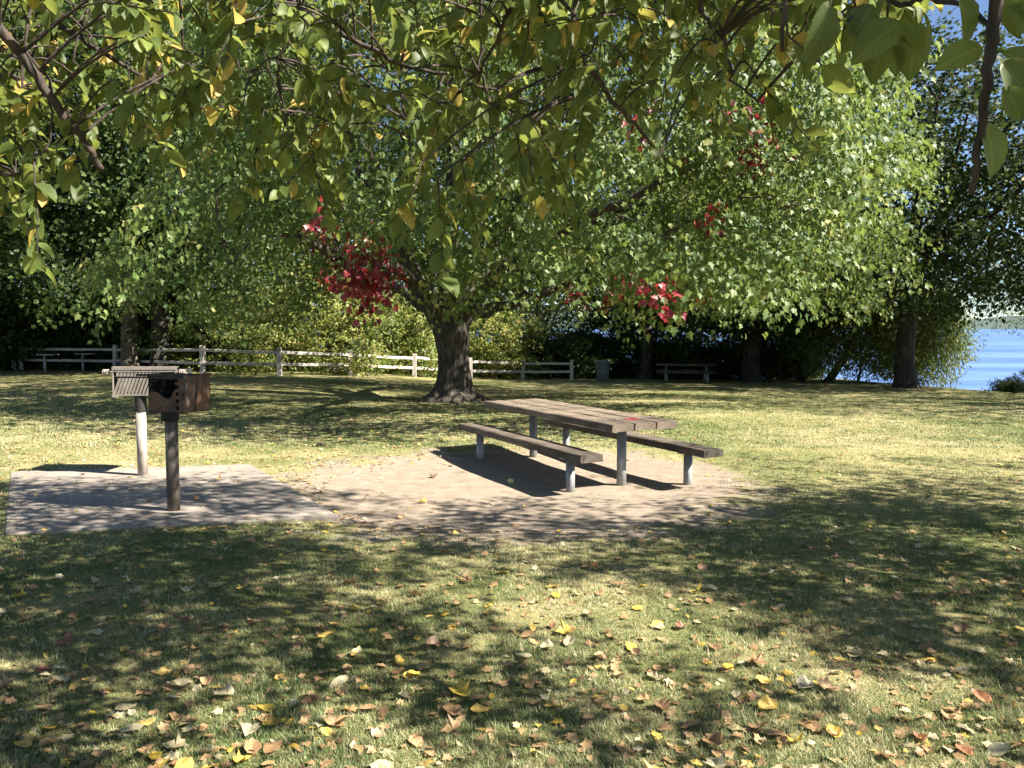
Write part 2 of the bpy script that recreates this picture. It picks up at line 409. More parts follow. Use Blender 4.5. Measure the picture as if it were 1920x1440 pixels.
def concrete_mat():
    m, nt, out = newmat('concrete')
    g = nd(nt, 'ShaderNodeNewGeometry'); o = g.outputs['Position']
    a = noise_(nt, o, 1.6, 5, .6); f = noise_(nt, o, 60, 5, .7)
    vo = nd(nt, 'ShaderNodeTexVoronoi'); vo.inputs['Scale'].default_value = 95; lk(nt, o, vo.inputs['Vector'])
    c = ramp(nt, a, [(.3, (.215, .18, .148)), (.7, (.30, .262, .222))]).outputs[0]
    c = mixc(nt, .6, c, ramp(nt, f, [(.3, (.55, .55, .55)), (.6, (1.15, 1.15, 1.15))]).outputs[0], 'MULTIPLY')
    c = mixc(nt, .35, c, ramp(nt, vo.outputs['Distance'], [(.1, (.55, .52, .5)), (.5, (1.15, 1.15, 1.15))]).outputs[0], 'MULTIPLY')
    st = noise_(nt, o, 3.1, 6, .7, .8)     # grease and ash stains
    c = mixc(nt, .8, c, ramp(nt, st, [(.30, (.45, .43, .40)), (.46, (1, 1, 1))]).outputs[0], 'MULTIPLY')
    p = nd(nt, 'ShaderNodeBsdfPrincipled'); lk(nt, c, p.inputs['Base Color']); p.inputs['Roughness'].default_value = .9
    lk(nt, bump(nt, f, .4, .01), p.inputs['Normal']); lk(nt, p.outputs[0], out.inputs[0])
    return m
M['concrete'] = concrete_mat()
def water_mat():
    m, nt, out = newmat('lake_water')
    g = nd(nt, 'ShaderNodeNewGeometry'); o = g.outputs['Position']
    w1 = noise_(nt, scaled(nt, o, (.35, 1.0, 1)), .9, 5, .6, .3); w2 = noise_(nt, scaled(nt, o, (.1, .4, 1)), .35, 3)
    p = nd(nt, 'ShaderNodeBsdfPrincipled')
    c = ramp(nt, w2, [(.35, (.05, .11, .27)), (.65, (.12, .20, .40))]).outputs[0]
    lk(nt, c, p.inputs['Base Color']); p.inputs['Roughness'].default_value = .45; p.inputs['IOR'].default_value = 1.33; p.inputs['Specular IOR Level'].default_value = .3
    lk(nt, bump(nt, w1, 1.0, .35), p.inputs['Normal']); lk(nt, p.outputs[0], out.inputs[0])
    return m
M['water'] = water_mat()

# ------------------------------------------------------------------ ground, lake
def grid_sheet(name, xs, ys, zf, m):
    X, Y = np.meshgrid(xs, ys); Z = zf(X, Y)
    V = np.stack([X, Y, Z], -1).reshape(-1, 3)
    nx, ny = len(xs), len(ys)
    i = (np.arange(ny - 1)[:, None] * nx + np.arange(nx - 1)[None, :]).ravel()
    T = np.concatenate([np.stack([i, i + 1, i + nx + 1], -1), np.stack([i, i + nx + 1, i + nx], -1)])
    o = np_mesh(name, V, T, m)
    o.data.polygons.foreach_set('use_smooth', [True] * len(o.data.polygons))
    return o
def lines(a, b, step, lo, hi, grow=1.12):
    core = list(np.arange(a, b + 1e-6, step)); s = step; r = []; x = core[-1]
    while x < hi: s = min(s * grow, 30); x += s; r.append(x)
    l = []; s = step; x = core[0]
    while x > lo: s = min(s * grow, 30); x -= s; l.append(x)
    return np.array(l[::-1] + core + r)
lawn = grid_sheet('lawn', lines(-4, 5, .06, -420, 300, 1.06), lines(4.5, 11, .06, -120, 420, 1.05), gz, M['ground'])
tag(lawn, kind='structure', label='short dry lawn strewn with autumn leaves', cat='lawn')
dx_ = np.arange(-2.8, 2.95, .05); dy_ = np.arange(5.7, 11.4, .05)
# bare earth: the worn middle of the lawn as a sheet 4 mm above it, cut to a ragged outline
X, Y = np.meshgrid(dx_, dy_); R = dirt_r(X, Y) + .10 * wav(X, Y, 1.6)
V = np.stack([X, Y, gz(X, Y) + .004], -1).reshape(-1, 3); nx = len(dx_)
ii = (np.arange(len(dy_) - 1)[:, None] * nx + np.arange(nx - 1)[None, :]).ravel()
keep = (R.ravel()[ii] < .82); ii = ii[keep]
T = np.concatenate([np.stack([ii, ii + 1, ii + nx + 1], -1), np.stack([ii, ii + nx + 1, ii + nx], -1)])
dirt = np_mesh('dirt_patch', V, T, M['ground']); dirt.data.polygons.foreach_set('use_smooth', [True] * len(dirt.data.polygons))
tag(dirt, 'bare trodden earth under the picnic table', 'ground', kind='structure')
lake = grid_sheet('lake_water', np.array([-4000, -800, -200, 0, 60, 200, 800, 4000.]), np.array([-300, 0, 30, 100, 400, 1500, 6000.]), lambda x, y: 0 * x - 1.9, M['water'])
tag(lake, 'blue rippled lake beyond the trees', 'water', kind='structure')

hx = np.linspace(-3000, 5000, 160); hy = np.array([2400, 2600, 2900, 3300, 3900.])
def hillz(x, y):
    top = 55 + 22 * np.sin(x / 410) + 14 * np.sin(x / 173 + 1) + 6 * np.sin(x / 61)
    return -2.5 + top * smooth(2400, 2900, y)
hills = grid_sheet('far_hills', hx, hy, hillz, bark_mat('hill_woods', (.03, .05, .045), (.055, .085, .075), .02, .2))
tag(hills, 'low wooded hills on the far shore of the lake', 'hills', kind='structure')
# concrete pad
PAD = [ground(20, 885), ground(470, 872), ground(635, 976), ground(8, 1004)]
PADZ = .010
mb = MB()
q = [Vector((p.x, p.y, PADZ)) for p in PAD]; lowq = [Vector((p.x, p.y, -.12)) for p in PAD]
mb.add(q + lowq, [(3, 2, 1, 0), (4, 5, 6, 7), (0, 1, 5, 4), (1, 2, 6, 5), (2, 3, 7, 6), (3, 0, 4, 7)])
pad = mb.build('concrete_pad', M['concrete'], bevel=.012)
tag(pad, 'rough grey concrete slab set in the lawn under the two barbecue grills', 'slab', kind='structure')
def in_pad(x, y, grow=0.0):
    c = np.ones_like(x, bool)
    for i in range(4):
        a, b = PAD[i], PAD[(i + 1) % 4]
        e = Vector((b.x - a.x, b.y - a.y)); L = e.length
        c &= (((x - a.x) * e.y - (y - a.y) * e.x) / L > -grow)
    return c

# ------------------------------------------------------------------ grass blades
def scatter_px(n, x0, x1, y0, y1):
    px = RNG.uniform(x0, x1, n); py = RNG.uniform(y0, y1, n)
    a = (px - 960) / F; b = (720 - py) / F
    vy = CP + b * SP; vx = a / vy; vz = (-SP + b * CP) / vy
    d = CAM_H / -vz
    for _ in range(12): d = (CAM_H - gz(vx * d, d)) / -vz
    return vx * d, d, gz(vx * d, d)
gx, gy, gzz = scatter_px(420000, -260, 2180, 790, 1520)
x2, y2, z2 = scatter_px(120000, -100, 2020, 735, 840)
gx = np.concatenate([gx, x2]); gy = np.concatenate([gy, y2]); gzz = np.concatenate([gzz, z2])
r = dirt_r(gx, gy) + .10 * wav(gx, gy, 1.6) + RNG.normal(0, .07, len(gx))
tuft = np.min([np.hypot(gx - a, gy - b) for a, b in ((1.15, 8.45), (1.75, 8.3), (.62, 8.0), (.95, 7.75))], axis=0)
ok = ((r > .93) | ((tuft < .22) & (RNG.random(len(gx)) < .35))) & ~in_pad(gx, gy, -.08 + .09 * wav(gx, gy, 3.0) + RNG.normal(0, .02, len(gx))) & (gy < 30) & (shore(gx, gy) < 0)
clump = wav(gx, gy, 3.1) * .5 + wav(gx + 5, gy, 7.7) * .5
ok &= RNG.random(len(gx)) < np.clip(.75 + .5 * clump, .15, 1)
gx, gy, gzz, clump = gx[ok], gy[ok], gzz[ok], clump[ok]
n = len(gx)
hgt = RNG.uniform(.010, .028, n) * (1 + .6 * clump) * (1 + .5 * (RNG.random(n) < .03))
wid = np.maximum(.0022, .00055 * gy) * RNG.uniform(.7, 1.4, n)
az = RNG.uniform(0, 2 * math.pi, n); lean = RNG.uniform(.25, 1.5, n) * hgt
ca, sa = np.cos(az), np.sin(az); az2 = az + RNG.uniform(.8, 2.2, n)
P0 = np.stack([gx - ca * wid, gy - sa * wid, gzz - .004], -1); P1 = np.stack([gx + ca * wid, gy + sa * wid, gzz - .004], -1)
P2 = np.stack([gx + np.cos(az2) * lean, gy + np.sin(az2) * lean, gzz + hgt], -1)
V = np.stack([P0, P1, P2], 1).reshape(-1, 3); T = np.arange(n * 3).reshape(-1, 3)
o = np_mesh('grass', V, T, M['blade'], np.repeat(RNG.random(n), 3))
tag(o, 'short mown grass with dry straw coloured tufts', 'grass', kind='stuff')

# ------------------------------------------------------------------ trees
def bez(a, b, c, n):
    return [a * (1 - t) ** 2 + b * 2 * t * (1 - t) + c * t * t for t in [i / n for i in range(n + 1)]]

def crown_clusters(rng, c, rad, n, inner=.55, lump=.22, zmin=None):
    d = nrm(rng.normal(size=(n * 2, 3)))
    lum = 1 + lump * (np.sin(d[:, 0] * 5 + 1.3 * np.sin(d[:, 2] * 4 + c[0])) + np.sin(d[:, 1] * 6 + 2 * np.sin(d[:, 0] * 3 + c[1])) + np.sin(d[:, 2] * 7 + d[:, 0] * 3)) / 2
    r = (inner ** 3 + (1 - inner ** 3) * rng.random(n * 2)) ** (1 / 3) * lum
    P = np.array(c) + d * r[:, None] * np.array(rad)
    if zmin is not None:
        k = P[:, 2] > zmin(P); P, d = P[k], d[k]
    return P[:n], d[:n]

def sprays(rng, P, D, per, size, length, droop, tpl, spread=.8, up=.5, tint_mu=.45, tint_sd=.2):
    n = len(P)
    axis = nrm(D * [1, 1, .5] + rng.normal(0, .45, (n, 3)) + [0, 0, -droop])
    side = nrm(np.cross(axis, np.array([0, 0, 1.0])) + 1e-6)
    t = rng.random((n, per)) ; sg = np.where(rng.random((n, per)) < .5, -1, 1)
    pos = P[:, None] + axis[:, None] * (t * length)[..., None] + side[:, None] * (sg * rng.random((n, per)) * length * .42)[..., None] \
        + rng.normal(0, length * .10, (n, per, 3)) + np.array([0, 0, -1]) * ((t ** 2) * length * .25 * droop)[..., None]
    tip = axis[:, None] * .6 + side[:, None] * (sg * spread)[..., None] + rng.normal(0, .45, (n, per, 3)) + [0, 0, -droop]
    nor = np.array([0, 0, up]) + D[:, None] * .55 + rng.normal(0, .55, (n, per, 3))
    ct = np.clip(rng.normal(tint_mu, tint_sd * .7, n), 0, 1)
    tint = np.clip(ct[:, None] + rng.normal(0, tint_sd * .7, (n, per)), 0, 1)
    sz = size * rng.uniform(.65, 1.25, (n, per))
    return leaves(pos.reshape(-1, 3), tip.reshape(-1, 3), nor.reshape(-1, 3), sz.ravel(), tint.ravel(), tpl)

def branch_out(mb, rng, limbs, P, every, r0=.03):
    """thin branches to a share of the leaf clusters; each forks off the nearest limb or earlier branch"""
    L = np.array([list(p) for l in limbs for p in l]); nl = len(L)
    Q = P[::every]
    if not len(Q): return
    dist = np.min(np.linalg.norm(Q[:, None] - L[None, ::2], axis=2), axis=1)
    Q = Q[np.argsort(dist)]
    nodes = np.concatenate([L, Q]); par = np.zeros(len(Q), int); cnt = np.ones(len(Q))
    for i in range(len(Q)):
        nn = nodes[:nl + i]
        d2 = ((nn - Q[i]) ** 2).sum(1) + 1.2 * np.maximum(0, nn[:, 2] - Q[i][2] + .3) ** 2
        par[i] = np.argmin(d2)
    for i in range(len(Q) - 1, -1, -1):
        if par[i] >= nl: cnt[par[i] - nl] += cnt[i]
    for i in range(len(Q)):
        a = Vector(nodes[par[i]]); b = Vector(Q[i]); ln = (b - a).length
        if ln < .1: continue
        w = Vector(rng.normal(0, .10 * ln, 3))
        ra = min(r0, .0045 * math.sqrt(cnt[i]) + .003); rb = max(.003, ra * .6)
        pts = bez(a, (a + b) / 2 + Vector((0, 0, .08 * ln)) + w, b, 4)
        mb.tube(pts, [ra + (rb - ra) * j / 4 for j in range(5)], 5, False)

def make_tree(name, base, height, trunk_r, crown_c, crown_r, n_cl, per, leaf, leafmat, bark, tpl=SIMPLE, seed=1, length=.7, droop=.35, zmin=None, inner=.5, lean=(0, 0), fork=None, nlimb=9, every=4, tint_mu=.45, lump=.22, cull=None):
    """local coordinates: base at the origin"""
    rng = np.random.default_rng(seed); rr = random.Random(seed)
    root = empty(name, base)
    fork = fork or height * .25
    mb = MB()
    top = Vector((lean[0], lean[1], fork))
    pts = []; rad = []
    for i in range(9):
        t = i / 8
        pts.append(Vector((top.x * t + .05 * math.sin(t * 5 + seed), top.y * t, -.25 + (fork + .25) * t)))
        rad.append(trunk_r * (1 + .75 * math.exp(-t * 9) - .15 * t))
    mb.tube(pts, rad, 20, True, .12, lambda i, a: .10 * math.exp(-i * .5) * math.sin(a * 5 + seed))
    limbs = []
    cc = Vector(crown_c)
    leader = bez(pts[-1], Vector((top.x, top.y, height * .6)), cc + Vector((0, 0, crown_r[2] * .75)), 9)
    limbs.append(leader); mb.tube(leader, [trunk_r * .72 * (1 - .9 * j / 9) for j in range(10)], 10, False, .08)
    for k in range(nlimb):
        a = 2 * math.pi * k / nlimb + rr.uniform(-.3, .3); el = rr.uniform(-.3, .75)
        end = cc + Vector((math.cos(a) * crown_r[0] * .8 * math.cos(el), math.sin(a) * crown_r[1] * .8 * math.cos(el), math.sin(el) * crown_r[2] * .8))
        st = leader[rr.choice((0, 0, 1, 2, 3))]
        lp = bez(st, Vector(((st.x * .4 + end.x * .6), (st.y * .4 + end.y * .6), max(st.z + .8, (st.z + end.z) / 2 + .5))), end, 8)
        limbs.append(lp); mb.tube(lp, [trunk_r * .42 * (1 - .85 * j / 8) for j in range(9)], 8, False, .06)
    P, D = crown_clusters(rng, crown_c, crown_r, n_cl, inner, lump, zmin)
    if cull is not None:
        kp = cull(P + np.array(base)); P, D = P[kp], D[kp]
    branch_out(mb, rng, limbs, P, every)
    mb.build('trunk', bark, root, True)
    V, T, ti = sprays(rng, P, D, per, leaf, length, droop, tpl, tint_mu=tint_mu)
    np_mesh('crown', V, T, leafmat, ti, root)
    return root

# --- the big maple in the middle
MB_ = ground(848, 752)
MD = MB_.y
def mp(px, py, dd=0.0): return at(px, py, MD + dd) - MB_
root = empty('maple_tree', MB_)
mb = MB()
tr = [(848, 765, 66), (849, 750, 56), (850, 735, 40), (851, 715, 33), (851, 690, 30), (850, 660, 29), (847, 630, 31), (843, 605, 35), (838, 585, 36)]
scale = MD / F
for k_, (a_, l_) in enumerate(((-2.6, .75), (-1.9, .6), (-1.2, .8), (-.5, .6), (.2, .8), (1.3, .6), (2.4, .7))):
    rp = []
    for j_ in range(9):
        t_ = j_ / 8; rr_ = .35 + l_ * t_; aa_ = a_ + .25 * math.sin(t_ * 4 + k_)
        X_, Y_ = math.cos(aa_) * rr_, math.sin(aa_) * rr_
        rp.append(Vector((X_, Y_, float(gz(X_ + MB_.x, Y_ + MB_.y)) - MB_.z + .17 * (1 - t_) ** 2 - .05 * t_)))
    mb.tube(rp, [.17 * (1 - .75 * j_ / 8) for j_ in range(9)], 10, False, .2)
pts = [mp(x, y) for x, y, w in tr]; rad = [w * scale for x, y, w in tr]
def fine_path(pts, rad, k=4):
    P = []; R = []
    for i in range(len(pts) - 1):
        for j in range(k):
            t = j / k; P.append(pts[i].lerp(pts[i + 1], t)); R.append(rad[i] * (1 - t) + rad[i + 1] * t)
    return P + [pts[-1]], R + [rad[-1]]
P_, R_ = fine_path(pts, rad)
mb.tube(P_, R_, 40, True, .10, lambda i, a: .16 * math.exp(-i * .16) * math.sin(a * 4 + .7) + .08 * math.exp(-i * .12) * math.sin(a * 7 + 2) + .025 * math.sin(a * 13 + i * .15))
limb_def = [
    ([(832, 600, 0), (800, 560, .1), (760, 490, .3), (715, 400, .5), (660, 280, .6), (620, 120, .8)], .36),
    ([(842, 600, 0), (846, 540, -.2), (842, 440, -.4), (850, 300, -.3), (842, 100, 0), (850, -120, 0)], .38),
    ([(858, 604, 0), (885, 588, .2), (930, 578, .2), (990, 556, .1), (1060, 535, -.2), (1180, 480, -.6), (1330, 400, -1)], .23),
    ([(850, 600, 0), (890, 530, .6), (950, 430, 1.2), (1020, 300, 1.8), (1100, 120, 2.2)], .26),
    ([(838, 600, 0), (805, 550, -1.0), (740, 500, -2.4), (640, 470, -4.2), (520, 440, -6)], .24),
    ([(845, 600, 0), (860, 540, -1.4), (900, 470, -3.2), (960, 400, -5), (1000, 330, -6.4)], .22),
    ([(830, 600, 0), (780, 560, 1.2), (700, 520, 2.4), (600, 470, 3.4), (480, 420, 4)], .2),
    ([(855, 600, 0), (930, 520, -.8), (1080, 420, -2), (1260, 330, -3), (1450, 260, -3.4)], .22),
    ([(850, 598, 0), (900, 520, 1.6), (1000, 450, 3.2), (1150, 400, 4.5), (1350, 350, 5)], .2),
    ([(845, 600, 0), (820, 500, 1.8), (800, 400, 3.4), (780, 280, 4.6)], .2),
]
limbs = []
for pl, r0 in limb_def:
    lp, _ = fine_path([mp(x, y, d) for x, y, d in pl], [1] * len(pl), 4)
    for i in range(1, len(lp) - 1): lp[i] = lp[i] + Vector((.06 * math.sin(i * 1.3 + r0 * 30), 0, .05 * math.cos(i * 1.7 + r0 * 50)))
    n_ = len(lp); limbs.append(lp)
    mb.tube(lp, [r0 * (1 - .88 * (j / (n_ - 1)) ** .8) for j in range(n_)], 12, False, .08)
rng = np.random.default_rng(3)
cen = np.array(at(985, 330, MD - .5) - MB_)
def mz(P):
    # lower fringe of the maple: height rises a little over the middle where the fence shows
    X = P[:, 0]
    base = 1.95 - MB_.z
    return base + .35 * np.sin(X * 1.1) + .25 * np.sin(X * 2.7 + P[:, 1]) + .10 * np.maximum(0, -X - 4)
Pm, Dm = crown_clusters(rng, cen, (9.3, 8.2, 6.9), 11000, .5, .17, mz)
wx, wy = proj(Pm[:, 0] + MB_.x, Pm[:, 1] + MB_.y, Pm[:, 2] + MB_.z)
# the crown's right edge bends in towards the foot of the tree, and there are openings in it
edge = np.interp(wy, [-400, 0, 150, 300, 450, 600], [1500, 1660, 1720, 1700, 1670, 1600])
edgeL = np.interp(wy, [-400, 0, 250, 420, 520, 600], [200, 230, 330, 260, 150, 190])
low = np.interp(wx, [100, 230, 330, 420, 560, 640, 720, 800, 900, 1000, 1080, 1200, 1300, 1400, 1500, 1620, 1700], [560, 575, 578, 560, 572, 540, 540, 525, 540, 550, 548, 556, 545, 552, 562, 578, 550])
k = (wx < edge + rng.normal(0, 22, len(wx))) & (wx > edgeL + rng.normal(0, 30, len(wx))) & (wy < low + rng.normal(0, 14, len(wx)) - 12)
Pm, Dm, wx, wy = Pm[k], Dm[k], wx[k], wy[k]
# openings where sky or dark wood shows through
clear = (np.sin(Pm[:, 0] * 1.35 + 1.7 * np.sin(Pm[:, 2] * .9)) + np.sin(Pm[:, 1] * 1.5 + Pm[:, 2] * 1.2 + 1) + np.sin(Pm[:, 2] * 2.1 + Pm[:, 0] * .6)) / 3
k = clear > np.where(wx < 760, -.10, -.20) - .25 * (Pm[:, 1] > 2)
tier = np.sin(Pm[:, 2] * 4.0 + .55 * np.hypot(Pm[:, 0], Pm[:, 1]) * 1.6 + 1.4 * np.sin(np.arctan2(Pm[:, 1], Pm[:, 0]) * 4))   # boughs lie in drooping layers
k &= (tier > -.30) | (rng.random(len(k)) < .22)
Pm, Dm, wx, wy = Pm[k], Dm[k], wx[k], wy[k]
branch_out(mb, rng, limbs, Pm, 5, .03)
mb.build('trunk', M['bark'], root, True)
red_spots = [(680, 478, 50), (655, 520, 32), (705, 512, 34), (630, 435, 26), (590, 400, 16), (1410, 288, 28), (1345, 290, 22), (1380, 250, 18), (1085, 570, 18), (1145, 525, 24), (1282, 568, 12), (1300, 405, 16), (1215, 525, 10), (1180, 245, 8)]
red = np.zeros(len(Pm), bool)
front = Pm[:, 1] < 1.5
for sx, sy, sr in red_spots:
    red |= (np.hypot(wx - sx, wy - sy) < sr) & front & (rng.random(len(wx)) < .75)
V, T, ti = sprays(rng, Pm[~red], Dm[~red], 32, .108, .8, .95, MAPLE, up=.28, tint_mu=.46, tint_sd=.27)
np_mesh('crown', V, T, M['maple'], ti, root)
ex, ed = [], []
for sx, sy, sr in red_spots:           # outermost red sprays
    for _ in range(max(2, int(sr / (2.2 if sx < 720 and sy > 420 else 6)))):
        a = rng.uniform(0, 6.28); q_ = rng.random() ** .5 * sr
        px_, py_ = sx + math.cos(a) * q_, sy + math.sin(a) * q_
        near_ = np.where(np.hypot(wx - px_, wy - py_) < 30)[0]
        if not len(near_): continue
        q0 = Pm[near_[np.argmin(Pm[near_, 1])]]
        ex.append(q0 + rng.normal(0, .12, 3) + [0, -.25, 0]); ed.append([rng.normal(0, .3), -1, 0])
Pr = np.concatenate([Pm[red], np.array(ex)]); Dr = np.concatenate([Dm[red], nrm(np.array(ed))])
V, T, ti = sprays(rng, Pr, Dr, 13, .12, .5, .8, MAPLE, tint_mu=.45, tint_sd=.3)
o = np_mesh('red_foliage', V, T, M['maple_red'], ti, root); o['label'] = 'sprays of leaves already turned crimson'
# a few low green sprays hanging at the left, close to the camera side
tag(root, 'big spreading maple with sprays of red leaves, behind the near picnic table', 'tree')

# --- apple boughs overhead (two trees whose trunks stand beside the camera)
FR_X = [-400, 0, 60, 110, 200, 330, 450, 560, 640, 720, 850, 930, 1000, 1100, 1200, 1290, 1400, 1460, 1560, 1660, 1730, 1790, 2400]
FR_Y = [430, 390, 385, 300, 190, 180, 260, 290, 290, 360, 380, 320, 290, 240, 180, 190, 225, 120, 40, 20, -20, -60, -90]
def fringe(px): return np.interp(px, FR_X, FR_Y)
BOUND_X = [-9, -5.2, -3.6, -2.4, -1.0, .4, 1.8, 3.0, 4.5, 7, 11]
BOUND_Y = [8.0, 8.6, 9.0, 8.6, 7.5, 7.1, 7.9, 9.4, 10.2, 9.8, 9.5]

SHADE = ['0000000000025543', '7997641111137876', '7778644666678986', '9998766667888885', '9999963567788876', '9999852224888778', '8999846432346888', '8898668422225787', '5787577633332456', '6776468765333235', '7765457776554225', '7675533754676535']
SH_Y = [860, 900, 940, 980, 1020, 1070, 1120, 1170, 1220, 1270, 1320, 1370, 1440]
def shade_landings(rng, xlo, xhi):
    out = []
    for r_, row in enumerate(SHADE):
        for c_ in range(-3, 19):
            wgt = int(row[min(15, max(0, c_))]) if 0 <= c_ < 16 else (6 if r_ > 0 else 3)
            wgt = wgt * (.35 if wgt <= 3 else .6 if wgt <= 5 else .95 if wgt <= 7 else 1.05)
            if c_ < -1 or wgt == 0 or not (xlo <= c_ * 120 < xhi): continue
            a, b = SH_Y[r_], SH_Y[r_ + 1]
            g = [ground(c_ * 120, a), ground(c_ * 120 + 120, a), ground(c_ * 120 + 120, b), ground(c_ * 120, b)]
            area = abs(sum(g[i].x * g[(i + 1) % 4].y - g[(i + 1) % 4].x * g[i].y for i in range(4))) / 2
            lam = -math.log(1 - min(.93, wgt / 10 + .02)) * area / BOUGH_A
            for _ in range(rng.poisson(lam)):
                p_ = ground(c_ * 120 + rng.uniform(0, 120), rng.uniform(a, b)); out.append((p_.x, p_.y))
    for _ in range(int((8 if xhi > 1500 else 4) * 14)):        # ground under and behind the camera
        out.append((rng.uniform(-3.5 if xhi > 1500 else -7, 5 if xhi > 1500 else -3), rng.uniform(-2.5, 2.9)))
    return np.array(out)
BOUGH_A = .088
def apple_tree(name, base, fork_h, trunk_r, branches, seed, xr, label):
    rng = np.random.default_rng(seed)
    root = empty(name, base); B = Vector(base)
    mb = MB()
    top = Vector((base[0], base[1], fork_h))
    pts = [Vector((base[0] + .06 * math.sin(i * 1.1 + seed), base[1] + .05 * math.cos(i * .9), base[2] - .2 + (fork_h - base[2] + .2) * i / 7)) - B for i in range(8)]
    mb.tube(pts, [trunk_r * (1 + .6 * math.exp(-i * 1.3)) for i in range(8)], 18, True, .15)
    tw_p, tw_a, tw_l = [], [], []
    samples = []
    for pl, r0, r1, fork_from in branches:
        P = [at(*p) for p in pl]
        P, _ = fine_path(P, [1] * len(P), 5)
        for i in range(1, len(P) - 1):
            P[i] = P[i] + Vector(rng.normal(0, .0016 * P[i].y, 3))
        n_ = len(P)
        mb.tube([p - B for p in P], [r0 + (r1 - r0) * j / (n_ - 1) for j in range(n_)], 8, True, .18)
        if fork_from:
            s = P[0]; ctrl = (top + s) / 2 + Vector((0, 0, 1.1 if s.z > 2.6 else .8))
            lp = bez(top - B, ctrl - B, s - B, 10)
            mb.tube(lp, [max(r0, trunk_r * .5) + (r0 - max(r0, trunk_r * .5)) * j / 10 for j in range(11)], 8, False, .1)
        for i in range(2, n_, 2): samples.append(P[i])
    S = np.array([list(s) for s in samples])
    # twigs with leaves seen from below along the fringe
    n_tw = int((xr[1] - xr[0]) / 1920 * 470)
    k = 0
    for _ in range(n_tw):
        px = rng.uniform(*xr); fy = float(fringe(px))
        py = fy - 35 - (rng.random() ** 1.15) * (fy + 230)
        d = rng.uniform(2.2, 4.3) if px < 1450 else rng.uniform(1.5, 2.6)
        p = at(px, py, d)
        ln = rng.uniform(.14, .34) if px < 1430 else rng.uniform(.06, .13)
        if rng.random() < .35 or py > fy - 110: ax = Vector((rng.normal(0, .5), rng.normal(0, .4), -1))
        else: ax = Vector((rng.normal(0, 1), rng.normal(0, .8), -.25))
        tw_p.append(p); tw_a.append(ax.normalized()); tw_l.append(ln)
    LV = []
    for p, ax, ln in zip(tw_p, tw_a, tw_l):
        a = np.array(p); i = np.argmin(((S - a) ** 2).sum(1))
        s = Vector(S[i]); p0 = p
        if (s - p).length > .9: s = p + Vector((rng.normal(0, .2), rng.normal(0, .2), .5))
        tp = bez(s, (s + p) / 2 + Vector((0, 0, .06)), p, 5) + [p + ax * ln * .5 + Vector((rng.normal(0, .01), 0, 0)), p + ax * ln]
        mb.tube([q_ - B for q_ in tp], [.0045, .0042, .0038, .0034, .003, .0026, .0022, .0014], 5, False)
        nl = int(ln / .019)
        for j in range(nl):
            t = (j + rng.random()) / nl
            q_ = p + ax * ln * t
            sd = ax.cross(Vector((rng.normal(), rng.normal(), rng.normal()))).normalized()
            tip = ax * .35 + sd * .75 + Vector((0, 0, -.55)) + Vector(rng.normal(0, .25, 3))
            nor = Vector((rng.normal(0, .45), rng.normal(0, .45), .8)) + sd * .2
            LV.append((q_ - B, tip, nor, rng.uniform(.045, .085), rng.random() * (1 if rng.random() < .6 else .85)))
    if name == 'apple_tree' and xr[1] > 1500:      # the few big near leaves by the sky gap
        for px, py, d, sx, sy, sz_, nx_, ny_, nz_, s_, ti_ in [
            (1690, 35, 1.45, -.75, .1, -.65, .3, -.75, .6, .105, .5), (1725, 40, 1.5, -.1, .2, -1, -.4, -.7, .5, .10, .3), (1640, 5, 1.5, -.5, 0, -.8, .2, -.8, .5, .1, .6),
            (1560, 0, 1.4, -.3, .1, -.9, .5, -.7, .4, .11, .2), (1500, -20, 1.5, .7, .2, -.5, -.2, -.7, .7, .11, .65), (1660, 55, 1.6, -.2, .1, -1, -.3, -.8, .3, .10, .1), (1735, 20, 1.45, .1, 0, -.9, .8, -.5, .3, .075, .4),
            (1845, 85, 1.27, -.8, .1, -.35, .2, -.9, .4, .075, .7), (1848, 225, 1.28, .25, 0, -1, .3, -.9, .2, .09, .75), (1880, 95, 1.3, .75, 0, -.4, -.2, -.8, .5, .075, .35),
            (1880, 110, 1.2, .6, .2, -.6, -.4, -.8, .4, .09, .2), (1890, 10, 1.3, .7, .1, -.6, -.3, -.8, .5, .08, .6), (1800, -25, 1.3, .2, 0, -.9, .4, -.8, .4, .09, .6), (1885, 160, 1.2, .5, .1, -.8, -.4, -.8, .3, .06, .5), (1905, -30, 1.3, .2, .2, -1, -.5, -.7, .4, .08, .7)]:
            LV.append((at(px, py, d) - B, Vector((sx, sy, sz_)), Vector((nx_, ny_, nz_)), s_, ti_))
    pos = np.array([list(l[0]) for l in LV]); tip = np.array([list(l[1]) for l in LV]); nor = np.array([list(l[2]) for l in LV])
    V1, T1, t1 = leaves(pos, tip, nor, np.array([l[3] for l in LV]), np.array([l[4] for l in LV]), OVAL)
    # the rest of the crown above and behind, in boughs with openings
    LD = shade_landings(rng, *(( 300, 2300) if xr[1] > 1500 else (-400, 300)))
    if xr[1] < 1500: LD = np.concatenate([LD, np.stack([rng.uniform(-9, -5.2, 70), rng.uniform(1.5, 8, 70)], -1)])
    bx, by, bz = [], [], []
    for lx0, ly0 in LD:
        for _ in range(14):
            h_ = rng.uniform(2.5, 4.6) if _ < 7 and len(bx) % 2 else rng.uniform(4.0, 7.5)
            X_, Y_ = lx0 - SHX * h_, ly0 - SHY * h_
            u_, v_ = proj(np.array([X_]), np.array([Y_]), np.array([h_ - .3]))
            if Y_ > .2 and -140 < u_[0] < 2060 and v_[0] > fringe(u_[0]) - 190: continue
            if math.sqrt(X_ * X_ + Y_ * Y_ + (h_ - 1.6) ** 2) < 2.3 and Y_ > -.6: continue
            bx.append(X_); by.append(Y_); bz.append(h_); break
    bx, by, bz = np.array(bx), np.array(by), np.array(bz)
    C = np.stack([bx, by, bz], -1)
    per_tw = 9
